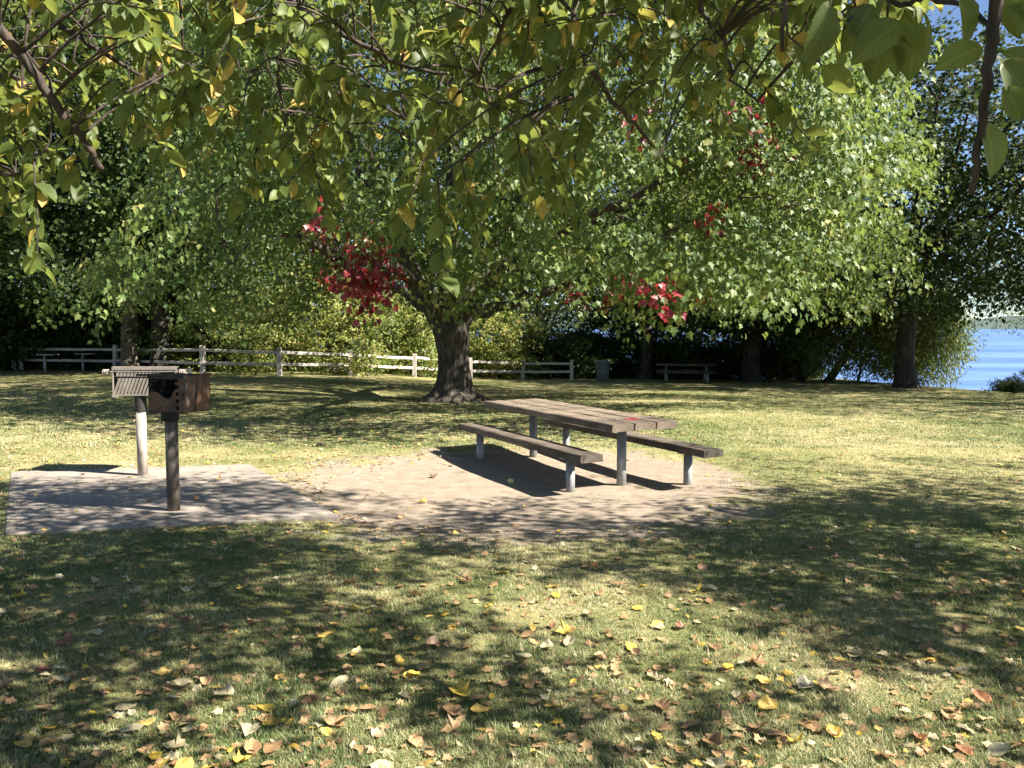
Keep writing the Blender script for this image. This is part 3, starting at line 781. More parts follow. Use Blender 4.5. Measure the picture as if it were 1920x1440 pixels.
    e_ = rng.normal(0, 1, (len(C) * per_tw, 3)) * [.36, .13, .12]
    e_ = np.stack([e_[:, 0] * .93 + e_[:, 1] * .37, -e_[:, 0] * .37 + e_[:, 1] * .93, e_[:, 2]], -1)
    tpos = np.repeat(C, per_tw, 0) + e_
    ppx, ppy = proj(tpos[:, 0], tpos[:, 1], tpos[:, 2])
    kk = ~((tpos[:, 1] > .3) & (ppx > -80) & (ppx < 2000) & (ppy > fringe(ppx) - 90))
    tpos = tpos[kk]
    Dd = nrm(rng.normal(size=tpos.shape) + [0, 0, -.2])
    V2, T2, t2 = sprays(rng, tpos - np.array(base), Dd, 9, .082, .26, .3, SIMPLE, tint_mu=.45, tint_sd=.3)
    # limbs for these boughs
    limbs = []
    for q_ in range(11):
        a = q_ / 11 * 2 * math.pi + .3
        end = Vector((base[0] + math.cos(a) * 5.2, base[1] + math.sin(a) * 4.4, rng.uniform(3.6, 5.0)))
        ppx1, ppy1 = proj(np.array([end.x]), np.array([end.y]), np.array([end.z]))
        if end.y > .3 and -100 < ppx1[0] < 2020 and ppy1[0] > -150: end.z += 1.6
        lp = bez(top - B, (top + end) / 2 - B + Vector((0, 0, 1.0)), end - B, 8); limbs.append(lp)
        mb.tube(lp, [trunk_r * (.20 if end.y > 1 else .34) * (1 - .85 * j / 8) for j in range(9)], 7, False, .1)
    branch_out(mb, rng, limbs, C - np.array(base), 1, .012)
    mb.build('trunk', M['bark_apple'], root, True)
    V = np.concatenate([V1, V2]); T = np.concatenate([T1, T2 + len(V1)]); ti = np.concatenate([t1, t2])
    luv = np.concatenate([np.tile(OVAL[0], (len(V1) // len(OVAL[0]), 1)), np.tile(SIMPLE[0], (len(V2) // len(SIMPLE[0]), 1))])
    np_mesh('crown', V, T, M['apple'], ti, root, luv)
    tag(root, label, 'tree', 'apple trees overhanging the lawn')
    return root

OPEN = -.30
brA = [
    ([(960, -120, 2.6), (1010, 15, 2.7), (1090, 105, 2.8), (1150, 185, 2.9), (1200, 245, 3.0), (1250, 300, 3.1)], .014, .005, True),
    ([(430, -120, 3.0), (520, -20, 2.9), (600, 40, 2.9), (680, 85, 2.9), (760, 125, 2.9), (850, 145, 2.9), (930, 170, 2.9), (1000, 195, 3.0)], .011, .004, True),
    ([(905, -120, 2.8), (903, 30, 2.8), (900, 130, 2.8), (918, 210, 2.85), (925, 320, 2.9)], .006, .0025, True),
    ([(985, -60, 2.6), (960, 10, 2.65), (930, 80, 2.7), (893, 150, 2.8), (850, 185, 2.9), (800, 210, 3.0)], .007, .003, True),
    ([(1085, -120, 2.5), (1075, 60, 2.5), (1068, 130, 2.5), (1085, 195, 2.55)], .007, .004, True),
    ([(1885, -110, 1.22), (1866, 20, 1.25), (1855, 110, 1.25), (1846, 200, 1.26), (1835, 290, 1.28), (1822, 365, 1.3)], .0115, .0045, True),
    ([(1473, -110, 1.7), (1468, 0, 1.7), (1467, 95, 1.7)], .006, .0045, True),
    ([(1600, -60, 1.6), (1690, 15, 1.55), (1735, -5, 1.5), (1800, 10, 1.4), (1852, 45, 1.27)], .005, .004, False),
    ([(1160, -120, 3.0), (1130, 60, 3.0), (1085, 140, 3.0), (1040, 190, 3.0)], .006, .002, True),
    ([(545, -120, 3.1), (538, 60, 3.1), (520, 140, 3.1), (535, 200, 3.1), (528, 275, 3.1)], .007, .003, True),
    ([(1330, -120, 2.4), (1310, 20, 2.4), (1350, 70, 2.4), (1370, 150, 2.4), (1420, 190, 2.4)], .007, .003, True),
    ([(440, -100, 3.0), (435, 60, 3.0), (450, 130, 3.0), (520, 135, 3.0)], .006, .002, True),
    ([(750, 40, 2.9), (752, 180, 2.9), (765, 260, 2.9), (775, 320, 2.9)], .006, .002, False),
    ([(920, 180, 2.9), (990, 240, 2.95), (1020, 300, 3.0), (1045, 330, 3.0)], .004, .0015, False),
    ([(700, 90, 2.9), (760, 190, 2.9), (830, 190, 2.9)], .004, .0015, False),
    ([(640, 240, 3.0), (690, 280, 3.0), (715, 320, 3.0)], .004, .0015, False),
]
apple_tree('apple_tree', (4.3, -.9, 0), 2.1, .16, brA, 5, (400, 1740), 'tree with yellowing oval leaves whose boughs hang over the middle and right of the lawn')
brB = [
    ([(-330, -260, 2.5), (-120, -80, 2.4), (0, 50, 2.4), (60, 130, 2.45), (120, 215, 2.5), (160, 265, 2.55), (190, 318, 2.6)], .018, .010, True),
    ([(-120, -150, 3.2), (60, 5, 3.2), (150, 75, 3.2), (260, 140, 3.3), (370, 200, 3.4), (430, 225, 3.5)], .013, .004, True),
    ([(60, 45, 3.2), (160, 62, 3.2), (300, 85, 3.2), (400, 110, 3.3), (460, 150, 3.3)], .005, .002, False),
    ([(60, -60, 2.6), (55, 60, 2.6), (40, 160, 2.6), (22, 230, 2.6), (30, 330, 2.6)], .006, .002, True),
    ([(10, 60, 2.4), (95, 150, 2.5), (95, 250, 2.5), (80, 300, 2.5)], .005, .002, False),
    ([(175, -100, 3.0), (170, 0, 3.0), (155, 55, 3.0)], .006, .003, True),
    ([(-60, 60, 2.7), (-10, 110, 2.7), (20, 140, 2.7)], .006, .003, False),
]
apple_tree('apple_tree', (-5.2, -.6, 0), 2.2, .16, brB, 9, (-260, 420), 'tree with dark reddish boughs and yellowing oval leaves hanging into the upper left')

# --- right-hand lakeside trees
def groundz(x, y): return float(gz(x, y))
def tree_at(px, py, **kw):
    g = ground(px, py); return g, kw
g = ground(1697, 727)
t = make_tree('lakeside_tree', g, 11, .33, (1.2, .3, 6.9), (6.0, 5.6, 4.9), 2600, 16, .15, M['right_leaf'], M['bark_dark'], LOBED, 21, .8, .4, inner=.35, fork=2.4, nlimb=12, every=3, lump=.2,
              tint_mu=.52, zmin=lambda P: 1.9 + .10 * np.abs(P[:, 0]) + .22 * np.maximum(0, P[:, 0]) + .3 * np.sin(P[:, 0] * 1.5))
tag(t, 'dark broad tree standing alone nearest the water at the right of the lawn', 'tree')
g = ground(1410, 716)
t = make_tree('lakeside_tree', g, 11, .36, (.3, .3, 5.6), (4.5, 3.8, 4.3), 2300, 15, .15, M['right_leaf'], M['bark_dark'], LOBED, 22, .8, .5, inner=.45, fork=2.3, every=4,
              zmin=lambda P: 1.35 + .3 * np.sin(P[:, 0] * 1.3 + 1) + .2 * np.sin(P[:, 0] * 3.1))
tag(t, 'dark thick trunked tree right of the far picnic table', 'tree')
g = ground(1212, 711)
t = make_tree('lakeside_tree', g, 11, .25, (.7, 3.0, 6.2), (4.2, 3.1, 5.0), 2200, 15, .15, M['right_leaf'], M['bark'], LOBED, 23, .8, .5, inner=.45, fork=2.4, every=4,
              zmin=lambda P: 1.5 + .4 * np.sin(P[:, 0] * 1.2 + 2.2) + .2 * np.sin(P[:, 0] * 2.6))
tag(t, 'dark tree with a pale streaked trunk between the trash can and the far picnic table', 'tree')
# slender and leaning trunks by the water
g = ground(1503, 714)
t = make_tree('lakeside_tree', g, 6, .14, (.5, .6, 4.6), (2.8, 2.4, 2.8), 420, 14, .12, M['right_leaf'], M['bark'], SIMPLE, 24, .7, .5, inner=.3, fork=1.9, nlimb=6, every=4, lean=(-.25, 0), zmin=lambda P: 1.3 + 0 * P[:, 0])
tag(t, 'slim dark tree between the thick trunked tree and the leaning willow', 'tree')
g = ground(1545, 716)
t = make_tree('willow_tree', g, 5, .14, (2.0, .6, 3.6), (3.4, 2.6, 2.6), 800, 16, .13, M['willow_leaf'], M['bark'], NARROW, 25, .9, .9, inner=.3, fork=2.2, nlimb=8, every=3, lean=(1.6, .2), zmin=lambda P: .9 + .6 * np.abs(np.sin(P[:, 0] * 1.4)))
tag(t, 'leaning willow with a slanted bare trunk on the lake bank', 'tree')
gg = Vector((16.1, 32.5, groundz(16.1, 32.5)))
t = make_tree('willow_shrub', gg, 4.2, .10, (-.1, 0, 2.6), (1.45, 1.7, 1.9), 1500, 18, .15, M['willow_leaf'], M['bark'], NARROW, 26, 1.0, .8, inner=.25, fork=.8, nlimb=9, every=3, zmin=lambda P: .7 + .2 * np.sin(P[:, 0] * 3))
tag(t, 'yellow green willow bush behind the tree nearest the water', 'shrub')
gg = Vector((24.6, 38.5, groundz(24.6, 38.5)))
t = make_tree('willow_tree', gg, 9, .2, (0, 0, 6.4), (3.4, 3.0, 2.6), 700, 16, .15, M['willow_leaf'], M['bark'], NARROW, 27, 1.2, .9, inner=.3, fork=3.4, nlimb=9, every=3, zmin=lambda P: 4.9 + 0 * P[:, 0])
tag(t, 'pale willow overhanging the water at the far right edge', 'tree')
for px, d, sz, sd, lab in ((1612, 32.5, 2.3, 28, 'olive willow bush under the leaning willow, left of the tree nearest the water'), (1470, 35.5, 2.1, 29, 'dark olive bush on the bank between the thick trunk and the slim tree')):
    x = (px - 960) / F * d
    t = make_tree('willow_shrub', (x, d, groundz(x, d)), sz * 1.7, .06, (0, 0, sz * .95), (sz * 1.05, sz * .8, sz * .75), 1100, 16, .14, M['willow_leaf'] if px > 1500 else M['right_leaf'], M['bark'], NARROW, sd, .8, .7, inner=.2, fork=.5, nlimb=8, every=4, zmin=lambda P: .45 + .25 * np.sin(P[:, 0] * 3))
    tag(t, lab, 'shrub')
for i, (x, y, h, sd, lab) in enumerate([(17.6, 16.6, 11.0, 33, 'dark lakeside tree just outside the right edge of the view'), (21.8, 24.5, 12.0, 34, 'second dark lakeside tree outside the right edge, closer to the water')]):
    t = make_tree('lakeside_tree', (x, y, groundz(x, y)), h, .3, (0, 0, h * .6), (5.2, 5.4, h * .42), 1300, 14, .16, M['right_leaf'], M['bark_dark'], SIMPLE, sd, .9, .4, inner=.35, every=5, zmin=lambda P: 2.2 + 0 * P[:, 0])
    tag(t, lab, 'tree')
# --- left trees: two trunks in front of the fence, the wood behind
gA = ground(247, 699); gB = ground(303, 698)
def skygap(P):
    px, py = proj(P[:, 0], P[:, 1], P[:, 2])
    return ~((np.abs(px - 315 - 8 * np.sin(py / 30)) < 22) & (py > 265) & (py < 405))
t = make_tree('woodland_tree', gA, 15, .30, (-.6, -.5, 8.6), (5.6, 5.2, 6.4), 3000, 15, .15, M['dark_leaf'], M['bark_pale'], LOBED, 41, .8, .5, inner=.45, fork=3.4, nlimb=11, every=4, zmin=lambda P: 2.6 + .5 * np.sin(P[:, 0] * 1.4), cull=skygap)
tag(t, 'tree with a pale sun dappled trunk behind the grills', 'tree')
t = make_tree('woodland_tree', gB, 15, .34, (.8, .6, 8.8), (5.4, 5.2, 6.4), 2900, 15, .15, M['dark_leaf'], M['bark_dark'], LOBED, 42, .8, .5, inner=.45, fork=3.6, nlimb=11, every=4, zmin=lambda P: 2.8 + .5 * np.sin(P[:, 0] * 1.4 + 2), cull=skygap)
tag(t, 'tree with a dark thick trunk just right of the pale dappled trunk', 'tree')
def fence_d(px):
    return float(np.interp(px, [28, 217, 381, 525, 657, 777, 883, 981, 1072], [ground(a, b).y for a, b in ((28, 694), (217, 697), (381, 702), (525, 704.5), (657, 704), (777, 707), (883, 711), (981, 712), (1072, 713))]))
proto = [make_tree('woodland_tree', (0, 0, 0), 16, .3, (0, 0, 8.2), (5.0, 4.8, 7.6), 1500, 14, .17, M['dark_leaf'], M['bark_dark'], SIMPLE, 50 + s, .9, .45, inner=.5, fork=2.6, every=5, zmin=lambda P: 1.0 + .5 * np.sin(P[:, 0] * 1.7)) for s in range(2)]
wood = [(-28, 31, .9), (-24, 39, 1.0), (-18.5, 37, .95), (-14, 42, 1.05), (-9, 40, 1.0), (-3.5, 43, 1.05), (-33, 26, .95), (1.5, 46, 1.0), (-20.5, 29.5, .72)]
labs = ['dark woodland tree at the far left edge behind the double post', 'dark woodland tree behind the rail fence, over the two short plate topped posts', 'dark woodland tree behind the fence, just left of the pale dappled trunk',
        'tall woodland tree behind the fence, seen between the two left trunks', 'tall woodland tree behind the yellow green shrubs, left half', 'tall woodland tree rising directly behind the maple trunk',
        'dark woodland tree cut by the left edge of the view, in front of the wood', 'tall woodland tree behind the fence end, right of the maple trunk', 'smaller dark tree on the lawn side of the fence at far left']
for i, (x, y, s) in enumerate(wood):
    o = proto[i % 2] if i < 2 else copy_tree(proto[i % 2])
    o.location = (x, y, groundz(x, y)); o.rotation_euler = (0, 0, i * 1.9); o.scale = (s, s, s * (1 + .06 * ((i * 7) % 3 - 1)))
    tag(o, labs[i], 'tree', 'trees of the dark wood on the left')

# --- shrubs behind the fence
def make_shrub(name, seed, mat_, rad, n_cl, per, leaf, tpl=SIMPLE, mu=.5, gaps=False):
    rng = np.random.default_rng(seed)
    root = empty(name)
    mb = MB()
    P, D = crown_clusters(rng, (0, 0, rad[2] * .62), rad, n_cl, .4, .5, lambda P: .05 + 0 * P[:, 0])
    if gaps:
        c_ = (np.sin(P[:, 0] * 2.6 + 1.5 * np.sin(P[:, 2] * 2.1 + seed)) + np.sin(P[:, 1] * 2.9 + P[:, 2] * 1.9) + np.sin(P[:, 2] * 3.6 + P[:, 0] * 1.3)) / 3
        P, D = P[c_ > -.12], D[c_ > -.12]
    stems = []
    for k in range(7):
        a = k * .9 + seed; e = Vector((math.cos(a) * rad[0] * .6, math.sin(a) * rad[1] * .6, rad[2] * 1.05))
        lp = bez(Vector((math.cos(a) * .12, math.sin(a) * .12, -.1)), Vector((e.x * .35, e.y * .35, e.z * .7)), e, 6); stems.append(lp)
        mb.tube(lp, [.03 * (1 - .8 * j / 6) for j in range(7)], 6, False)
    branch_out(mb, rng, stems, P, 6, .012)
    mb.build('stem', M['bark'], root, True)
    V, T, ti = sprays(rng, P, D, per, leaf, .42, .1, tpl, tint_mu=mu, tint_sd=.25)
    np_mesh('foliage', V, T, mat_, ti, root)
    return root
sp = [make_shrub('shrub', 60 + s, M['shrub_leaf'], (1.9, 1.5, 1.75), 950, 17, .105, mu=.38 + .16 * s, gaps=True) for s in range(3)]
sl = [(425, 24.9 + 3.6, .95, 'olive shrub behind the fence, leftmost of the sunlit shrubs'), (520, 29.2, 1.05, 'sunlit yellow green shrub behind the fence, second from the left'), (600, 29.6, 1.1, 'sunlit yellow green shrub behind the grey fieldstone'),
      (690, 29.6, 1.1, 'bright green shrub behind the fence, left of the maple trunk'), (775, 29.8, 1.15, 'sunlit shrub directly left of the maple trunk behind the fence'), (925, 30.6, 1.25, 'yellow green shrub right of the maple trunk behind the fence'), (975, 31.5, 1.0, 'pale yellow green shrub nearest the right end of the fence'),
      (560, 33.5, 1.5, 'taller shrub standing behind the sunlit shrubs, left part'), (720, 34.5, 1.55, 'taller shrub standing behind the sunlit shrubs, middle part'), (860, 35, 1.5, 'taller shrub hidden mostly by the maple trunk')]
for i, (px, d, s, lab) in enumerate(sl):
    o = sp[i] if i < 3 else copy_tree(sp[i % 3])
    d = fence_d(px) + (2.2 if i < 7 else 5.5) + .5 * math.sin(i * 3.1); x = (px - 960) / F * d
    o.location = (x, d, groundz(x, d) - .03); o.rotation_euler = (0, 0, i * 1.3); o.scale = (s, s, s * (1.05 + .12 * math.sin(i * 2.1)))
    tag(o, lab, 'shrub', 'sunlit shrubs behind the rail fence')
dk = [make_shrub('shrub', 70 + s, M['dark_leaf'], (2.2, 1.4, 1.25), 1100, 16, .14, mu=.3) for s in range(2)]
dl = [(1075, 38.0, 1.0, 'dark shrub behind the trash can'), (1175, 38.5, 1.05, 'dark shrub right of the trash can'), (1280, 37.6, .95, 'dark low shrub behind the far picnic table'), (1360, 37.2, .9, 'dark low shrub between the far picnic table and the thick dark trunk'),
      (1480, 37.4, .7, 'low dark shrub between the two thick trunks on the bank'), (20, 34, 1.3, 'dark shrub behind the double post at the left edge'), (110, 33.5, 1.3, 'dark shrub behind the two short plate topped posts'), (210, 33.4, 1.35, 'dark shrub behind the pale dappled trunk'), (320, 32.5, 1.3, 'dark shrub behind the dark thick trunk'), (-80, 31, 1.3, 'dark shrub cut by the left edge of the view'),
      (400, 34, 1.5, 'dark shrub filling the gap left of the olive shrub'), (1010, 39, 1.1, 'dark shrub behind the right end of the fence'), (1900, 26.3, .28, 'small low bush at the right edge of the lawn by the water')]
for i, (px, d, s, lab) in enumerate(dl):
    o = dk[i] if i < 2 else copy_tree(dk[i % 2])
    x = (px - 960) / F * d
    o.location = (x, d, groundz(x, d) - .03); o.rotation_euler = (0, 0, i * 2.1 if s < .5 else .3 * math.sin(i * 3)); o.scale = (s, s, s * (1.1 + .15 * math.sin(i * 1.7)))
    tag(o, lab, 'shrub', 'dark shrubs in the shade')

# ------------------------------------------------------------------ fence
fr = empty('rail_fence', (0, 0, 0))
posts = [(-130, 692, 1.0), (28, 694, 1.0), (217, 697, 1.0), (381, 702, 1.0), (525, 704.5, .95), (657, 704, .92), (777, 707, .9), (883, 711, .88), (981, 712, .86), (1072, 713, .86)]
PP = []
mb0 = None
for i, (px, py, h) in enumerate(posts):
    g = ground(px, py); PP.append((g, h))
    mb = MB(); r_ = random.Random(i)
    lean = Vector((r_.uniform(-.02, .02), r_.uniform(-.02, .02), 0))
    rot = Matrix.Rotation(r_.uniform(-.3, .3), 3, 'Z')
    b = [Vector((sx * .07, sy * .075, 0)) for sx, sy in ((-1, -1), (1, -1), (1, 1), (-1, 1))]
    vs = [rot @ p + Vector((g.x, g.y, g.z - .15)) for p in b] + [rot @ p + Vector((g.x, g.y, g.z + h - .02)) + lean for p in b] + [rot @ (p * .8) + Vector((g.x, g.y, g.z + h)) + lean for p in b]
    mb.add(vs, [(3, 2, 1, 0), (0, 1, 5, 4), (1, 2, 6, 5), (2, 3, 7, 6), (3, 0, 4, 7), (4, 5, 9, 8), (5, 6, 10, 9), (6, 7, 11, 10), (7, 4, 8, 11), (8, 9, 10, 11)])
    mb.build('post', M['fence_wood'], fr)
for i in range(len(PP) - 1):
    (a, ha), (b, hb) = PP[i], PP[i + 1]
    for fr_h in (.82, .40):
        r_ = random.Random(i * 7 + int(fr_h * 100)); mb = MB()
        p0 = a + Vector((0, 0, ha * fr_h + r_.uniform(-.02, .02))); p1 = b + Vector((0, 0, hb * fr_h + r_.uniform(-.02, .02)))
        d = (p1 - p0).normalized(); p0 = p0 + d * .06; p1 = p1 - d * .06
        n_ = 9; pts = [p0.lerp(p1, j / (n_ - 1)) + Vector((0, r_.uniform(-.01, .01), r_.uniform(-.006, .006) - .008 * math.sin(math.pi * j / (n_ - 1)))) for j in range(n_)]
        vs = []; fs = []
        for p in pts:
            for sy, sz in ((-1, -.8), (-1, .75), (0, 1.0), (1, .75), (1, -.8)): vs.append(p + Vector((0, sy * .028, sz * .054)))
        for j in range(n_ - 1):
            for k in range(5): fs.append((j * 5 + k, j * 5 + (k + 1) % 5, j * 5 + 5 + (k + 1) % 5, j * 5 + 5 + k))
        fs += [(4, 3, 2, 1, 0), tuple((n_ - 1) * 5 + k for k in range(5))]
        mb.add(vs, fs); o = mb.build('rail', M['fence_wood'], fr)
tag(fr, 'weathered whitish two rail wooden fence along the back of the lawn', 'fence')
# second gate post and the short plate topped posts
g = ground(40, 694); mb = MB(); mb.tube([g + Vector((0, 0, -.1)), g + Vector((0, 0, .5)), g + Vector((.01, 0, 1.02))], [.075, .072, .07], 10, True, .06)
o = mb.build('wooden_post', M['fence_wood']); tag(o, 'grey wooden post standing close beside the left fence post', 'post')
for px, lab in ((85, 'short thin post with a flat plate top, left of two in the shade'), (156, 'short thin post with a flat plate top, right of two in the shade')):
    g = ground(px, 701 if px < 100 else 698); r_ = empty('plate_topped_post', g)
    mb = MB(); mb.tube([Vector((0, 0, -.1)), Vector((0, 0, .66))], .045, 12); mb.build('post', M['galv'], r_, True)
    mb = MB(); mb.box(.62, .4, .03, (.12, 0, .675)); mb.build('plate', M['plate'], r_, bevel=.004)
    tag(r_, lab, 'post')
# fieldstone behind the fence
g = ground(627, 702); mb = MB()
import bmesh
bm = bmesh.new(); bmesh.ops.create_icosphere(bm, subdivisions=3, radius=1)
for v in bm.verts:
    n_ = mnoise.noise(v.co * 1.6) * .25 + mnoise.noise(v.co * 4) * .08
    v.co = Vector((v.co.x * .42, v.co.y * .3, v.co.z * .24)) * (1 + n_)
me = bpy.data.meshes.new('boulder'); bm.to_mesh(me); bm.free(); me.materials.append(M['stone'])
o = bpy.data.objects.new('boulder', me); COL.objects.link(o); o.location = (g.x, g.y + .9, groundz(g.x, g.y + .9) + .1)
tag(o, 'pale grey fieldstone at the foot of the shrubs behind the fence', 'rock')

# ------------------------------------------------------------------ picnic tables
def plank(L, W, TH, seed, nseg=14):
    """board along local Y with worn, slightly irregular edges"""
    r_ = random.Random(seed); bm = bmesh.new()
    sec = [(-W / 2, -TH / 2), (W / 2, -TH / 2), (W / 2, TH / 2 - .008), (W / 2 - .012, TH / 2), (0, TH / 2 - .003), (-W / 2 + .012, TH / 2), (-W / 2, TH / 2 - .008)]
    rows = []
    for i in range(nseg + 1):
        y = -L / 2 + L * i / nseg
        e = .008 if i in (0, nseg) else 0
        rows.append([bm.verts.new((x * (1 - e) + (r_.uniform(-.004, .004) if abs(x) > W * .3 else 0), y, z + r_.uniform(-.002, .002) - (.003 if e else 0))) for x, z in sec])
    for a, b in zip(rows[:-1], rows[1:]):
        for k in range(len(sec)): bm.faces.new((a[k], a[(k + 1) % len(sec)], b[(k + 1) % len(sec)], b[k]))
    bm.faces.new(rows[0][::-1]); bm.faces.new(rows[-1])
    bmesh.ops.recalc_face_normals(bm, faces=bm.faces)
    me = bpy.data.meshes.new('plank'); bm.to_mesh(me); bm.free(); return me
def obj_me(name, me, m, parent, loc, rz=0):
    me.materials.append(m); o = bpy.data.objects.new(name, me); COL.objects.link(o); o.parent = parent; o.location = loc; o.rotation_euler = (0, 0, rz); return o
def leg(parent, p, ztop, r=.05, m=None):
    mb = MB()
    mb.tube([(p[0], p[1], p[2]), (p[0], p[1], ztop)], r, 20)
    o = mb.build('leg', m or M['galv'], parent, True)
    return o
def bracket(parent, p, w, zt):
    mb = MB(); mb.box(w, .08, .012, (p[0], p[1], zt - .008)); return mb.build('bracket', M['galv'], parent, bevel=.002)

L1, L2 = ground(1165, 910), ground(1000, 857)
A1, A2 = ground(1062, 923), ground(911, 860)
B1, B2 = ground(1267, 912), ground(1085, 842)
C = (L1 + L2) / 2; u = (L2 - L1); u.z = 0; u.normalize()
rz = math.atan2(u.y, u.x) - math.pi / 2
tb = empty('picnic_table', (C.x, C.y, C.z), rz)
inv = Matrix.Rotation(-rz, 3, 'Z')
def loc(p): return inv @ (Vector(p) - Vector((C.x, C.y, C.z)))
ZT = .655 - C.z; ZB = .385 - C.z
TH = .072
near_end = loc(at(1207, 797, 1)) # unused direction helper
l1, l2 = loc(L1), loc(L2)
y0 = min(l1.y, l2.y) - .42; y1 = max(l1.y, l2.y) + .62
for k in range(3):
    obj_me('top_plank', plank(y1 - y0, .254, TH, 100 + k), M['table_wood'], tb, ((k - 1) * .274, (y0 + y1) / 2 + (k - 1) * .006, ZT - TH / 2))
for p in (l1, l2):
    leg(tb, (p.x, p.y, p.z - .2), ZT - TH - .02, .05); bracket(tb, (p.x, p.y, 0), .7, ZT - TH)
for (pa, pb), k in (((A1, A2), 0), ((B1, B2), 1)):
    a, b = loc(pa), loc(pb); m_ = (a + b) / 2
    x_ = (-.66 if k == 0 else .60)
    for p in (a, b):
        leg(tb, (x_, p.y, p.z - .2), ZB - .09, .046); bracket(tb, (x_, p.y, 0), .22, ZB - .076)
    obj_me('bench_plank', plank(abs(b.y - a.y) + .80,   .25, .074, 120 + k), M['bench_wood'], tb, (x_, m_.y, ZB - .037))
mbb = MB(); mbb.tube([(0, 0, -.004), (0, 0, .002), (0, 0, .0045)], [.012, .011, .006], 12)
b0 = None
for k in range(3):
    for p in (l1, l2):
        for s_ in (-1, 1):
            if b0 is None: b0 = mbb.build('bolt', M['galv'], tb, True); o = b0
            else: o = b0.copy(); COL.objects.link(o); o.parent = tb
            o.location = ((k - 1) * .274 + s_ * .07, p.y, ZT)
# worn red paint scrawl on the near end of the top
mb = MB()
for sx, sy, w_, h_, an in ((0, 0, .16, .02, .3), (.05, .05, .14, .018, -.5), (-.03, .09, .12, .016, .9), (.07, .12, .02, .1, .1)):
    mb.box(w_, h_, .002, (.06 + sx, y0 + .30 + sy, ZT + .0012), Matrix.Rotation(an, 3, 'Z'))
mb.build('paint_mark', M['paint_red'], tb)
tag(tb, 'long weathered plank picnic table with two benches on grey pipe legs on the bare earth', 'picnic table')

# far picnic table in the shade
g = ground(1292, 717); g = Vector((g.x, g.y + .6, groundz(g.x, g.y + .6)))
ft = empty('picnic_table', g, math.radians(82))
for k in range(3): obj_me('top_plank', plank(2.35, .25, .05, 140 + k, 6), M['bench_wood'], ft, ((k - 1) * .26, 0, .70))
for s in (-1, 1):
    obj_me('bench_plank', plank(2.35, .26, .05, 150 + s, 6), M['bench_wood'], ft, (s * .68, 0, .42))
    leg(ft, (0, s * .8, -.1), .675, .05)
    for q_ in (-1, 1): leg(ft, (q_ * .68, s * .8, -.1), .395, .045)
tag(ft, 'grey picnic table far off in the shade left of a thick dark trunk', 'picnic table')

# trash can
g = ground(1130, 714); tc = empty('trash_can', g)
mb = MB()
prof = [(0, .24), (.03, .255), (.3, .262), (.32, .275), (.34, .265), (.58, .272), (.60, .285), (.62, .275), (.72, .28)]
mb.tube([(0, 0, z) for z, r_ in prof], [r_ for z, r_ in prof], 28); mb.build('body', M['bin'], tc, True)
mb = MB(); mb.tube([(0, 0, z) for z in (.72, .74, .80, .84, .855)], [.295, .30, .285, .20, .05], 28); mb.build('lid', M['bin'], tc, True)
tag(tc, 'grey drum trash can in the shade past the right end of the fence', 'trash can')

# ------------------------------------------------------------------ grills
def coil(c, r_, turns, L, ax):
    pts = []
    for i in range(int(turns * 14)):
        a = i / 14 * 2 * math.pi; pts.append(Vector(c) + ax * (L * i / (turns * 14)) + Vector((0, math.cos(a) * r_, math.sin(a) * r_)))
    return pts
# far grill: slotted grate tipped up to face the camera
g = ground(268, 893); g.z = PADZ
g1 = empty('barbecue_grill', g, 0.0)
S = g.y / F
def lx(px): return (px - 268) * S
def lz(py): return at(268, py, g.y).z - g.z
mb = MB(); mb.tube([(0, 0, -.1), (0, 0, lz(770))], .052, 24); o = mb.build('post', M['post'], g1, True)
mb = MB(); mb.tube([(0, 0, lz(772)), (0, 0, lz(768)), (0, 0, lz(735))], [.058, .060, .060], 24); mb.box(.12, .1, lz(703) - lz(735), (0.03, .03, (lz(703) + lz(735)) / 2)); mb.build('sleeve', M['soot'], g1)
x0_, x1_ = (209 - 960) / F * (g.y - .06) - g.x, (331 - 960) / F * (g.y - .06) - g.x; zt_, zb_ = lz(688), lz(742); yf = -.06
mb = MB()                                   # firebox behind the grate: floor, sides, back
fbw = x1_ - x0_; xc = (x0_ + x1_) / 2
mb.box(fbw, .40, .006, (xc, .15, zb_ + .03)); mb.box(.006, .40, zt_ - zb_ - .06, (x0_ + .004, .15, (zt_ + zb_) / 2)); mb.box(.006, .40, zt_ - zb_ - .06, (x1_ - .004, .15, (zt_ + zb_) / 2)); mb.box(fbw, .006, zt_ - zb_ - .06, (xc, .35, (zt_ + zb_) / 2))
mb.build('firebox', M['soot'], g1)
mb = MB()
hh = zt_ - zb_
mb.box(fbw, .006, .028, (xc, yf - .004, zt_ - .014)); mb.box(fbw, .05, .006, (xc, yf + .022, zt_ + .003)); mb.box(fbw, .012, .014, (xc, yf, zb_ + .012)); mb.box(.014, .012, hh - .03, (x0_ + .007, yf, (zt_ + zb_) / 2 - .01)); mb.box(.014, .012, hh - .03, (x1_ - .007, yf, (zt_ + zb_) / 2 - .01))
mb.box(fbw - .03, .012, .010, (xc, yf - .002, zt_ - .045))
mb.box(.07, .012, .03, (x0_ + .03, yf - .001, zb_ + .003))
nb = 17; slant = .24
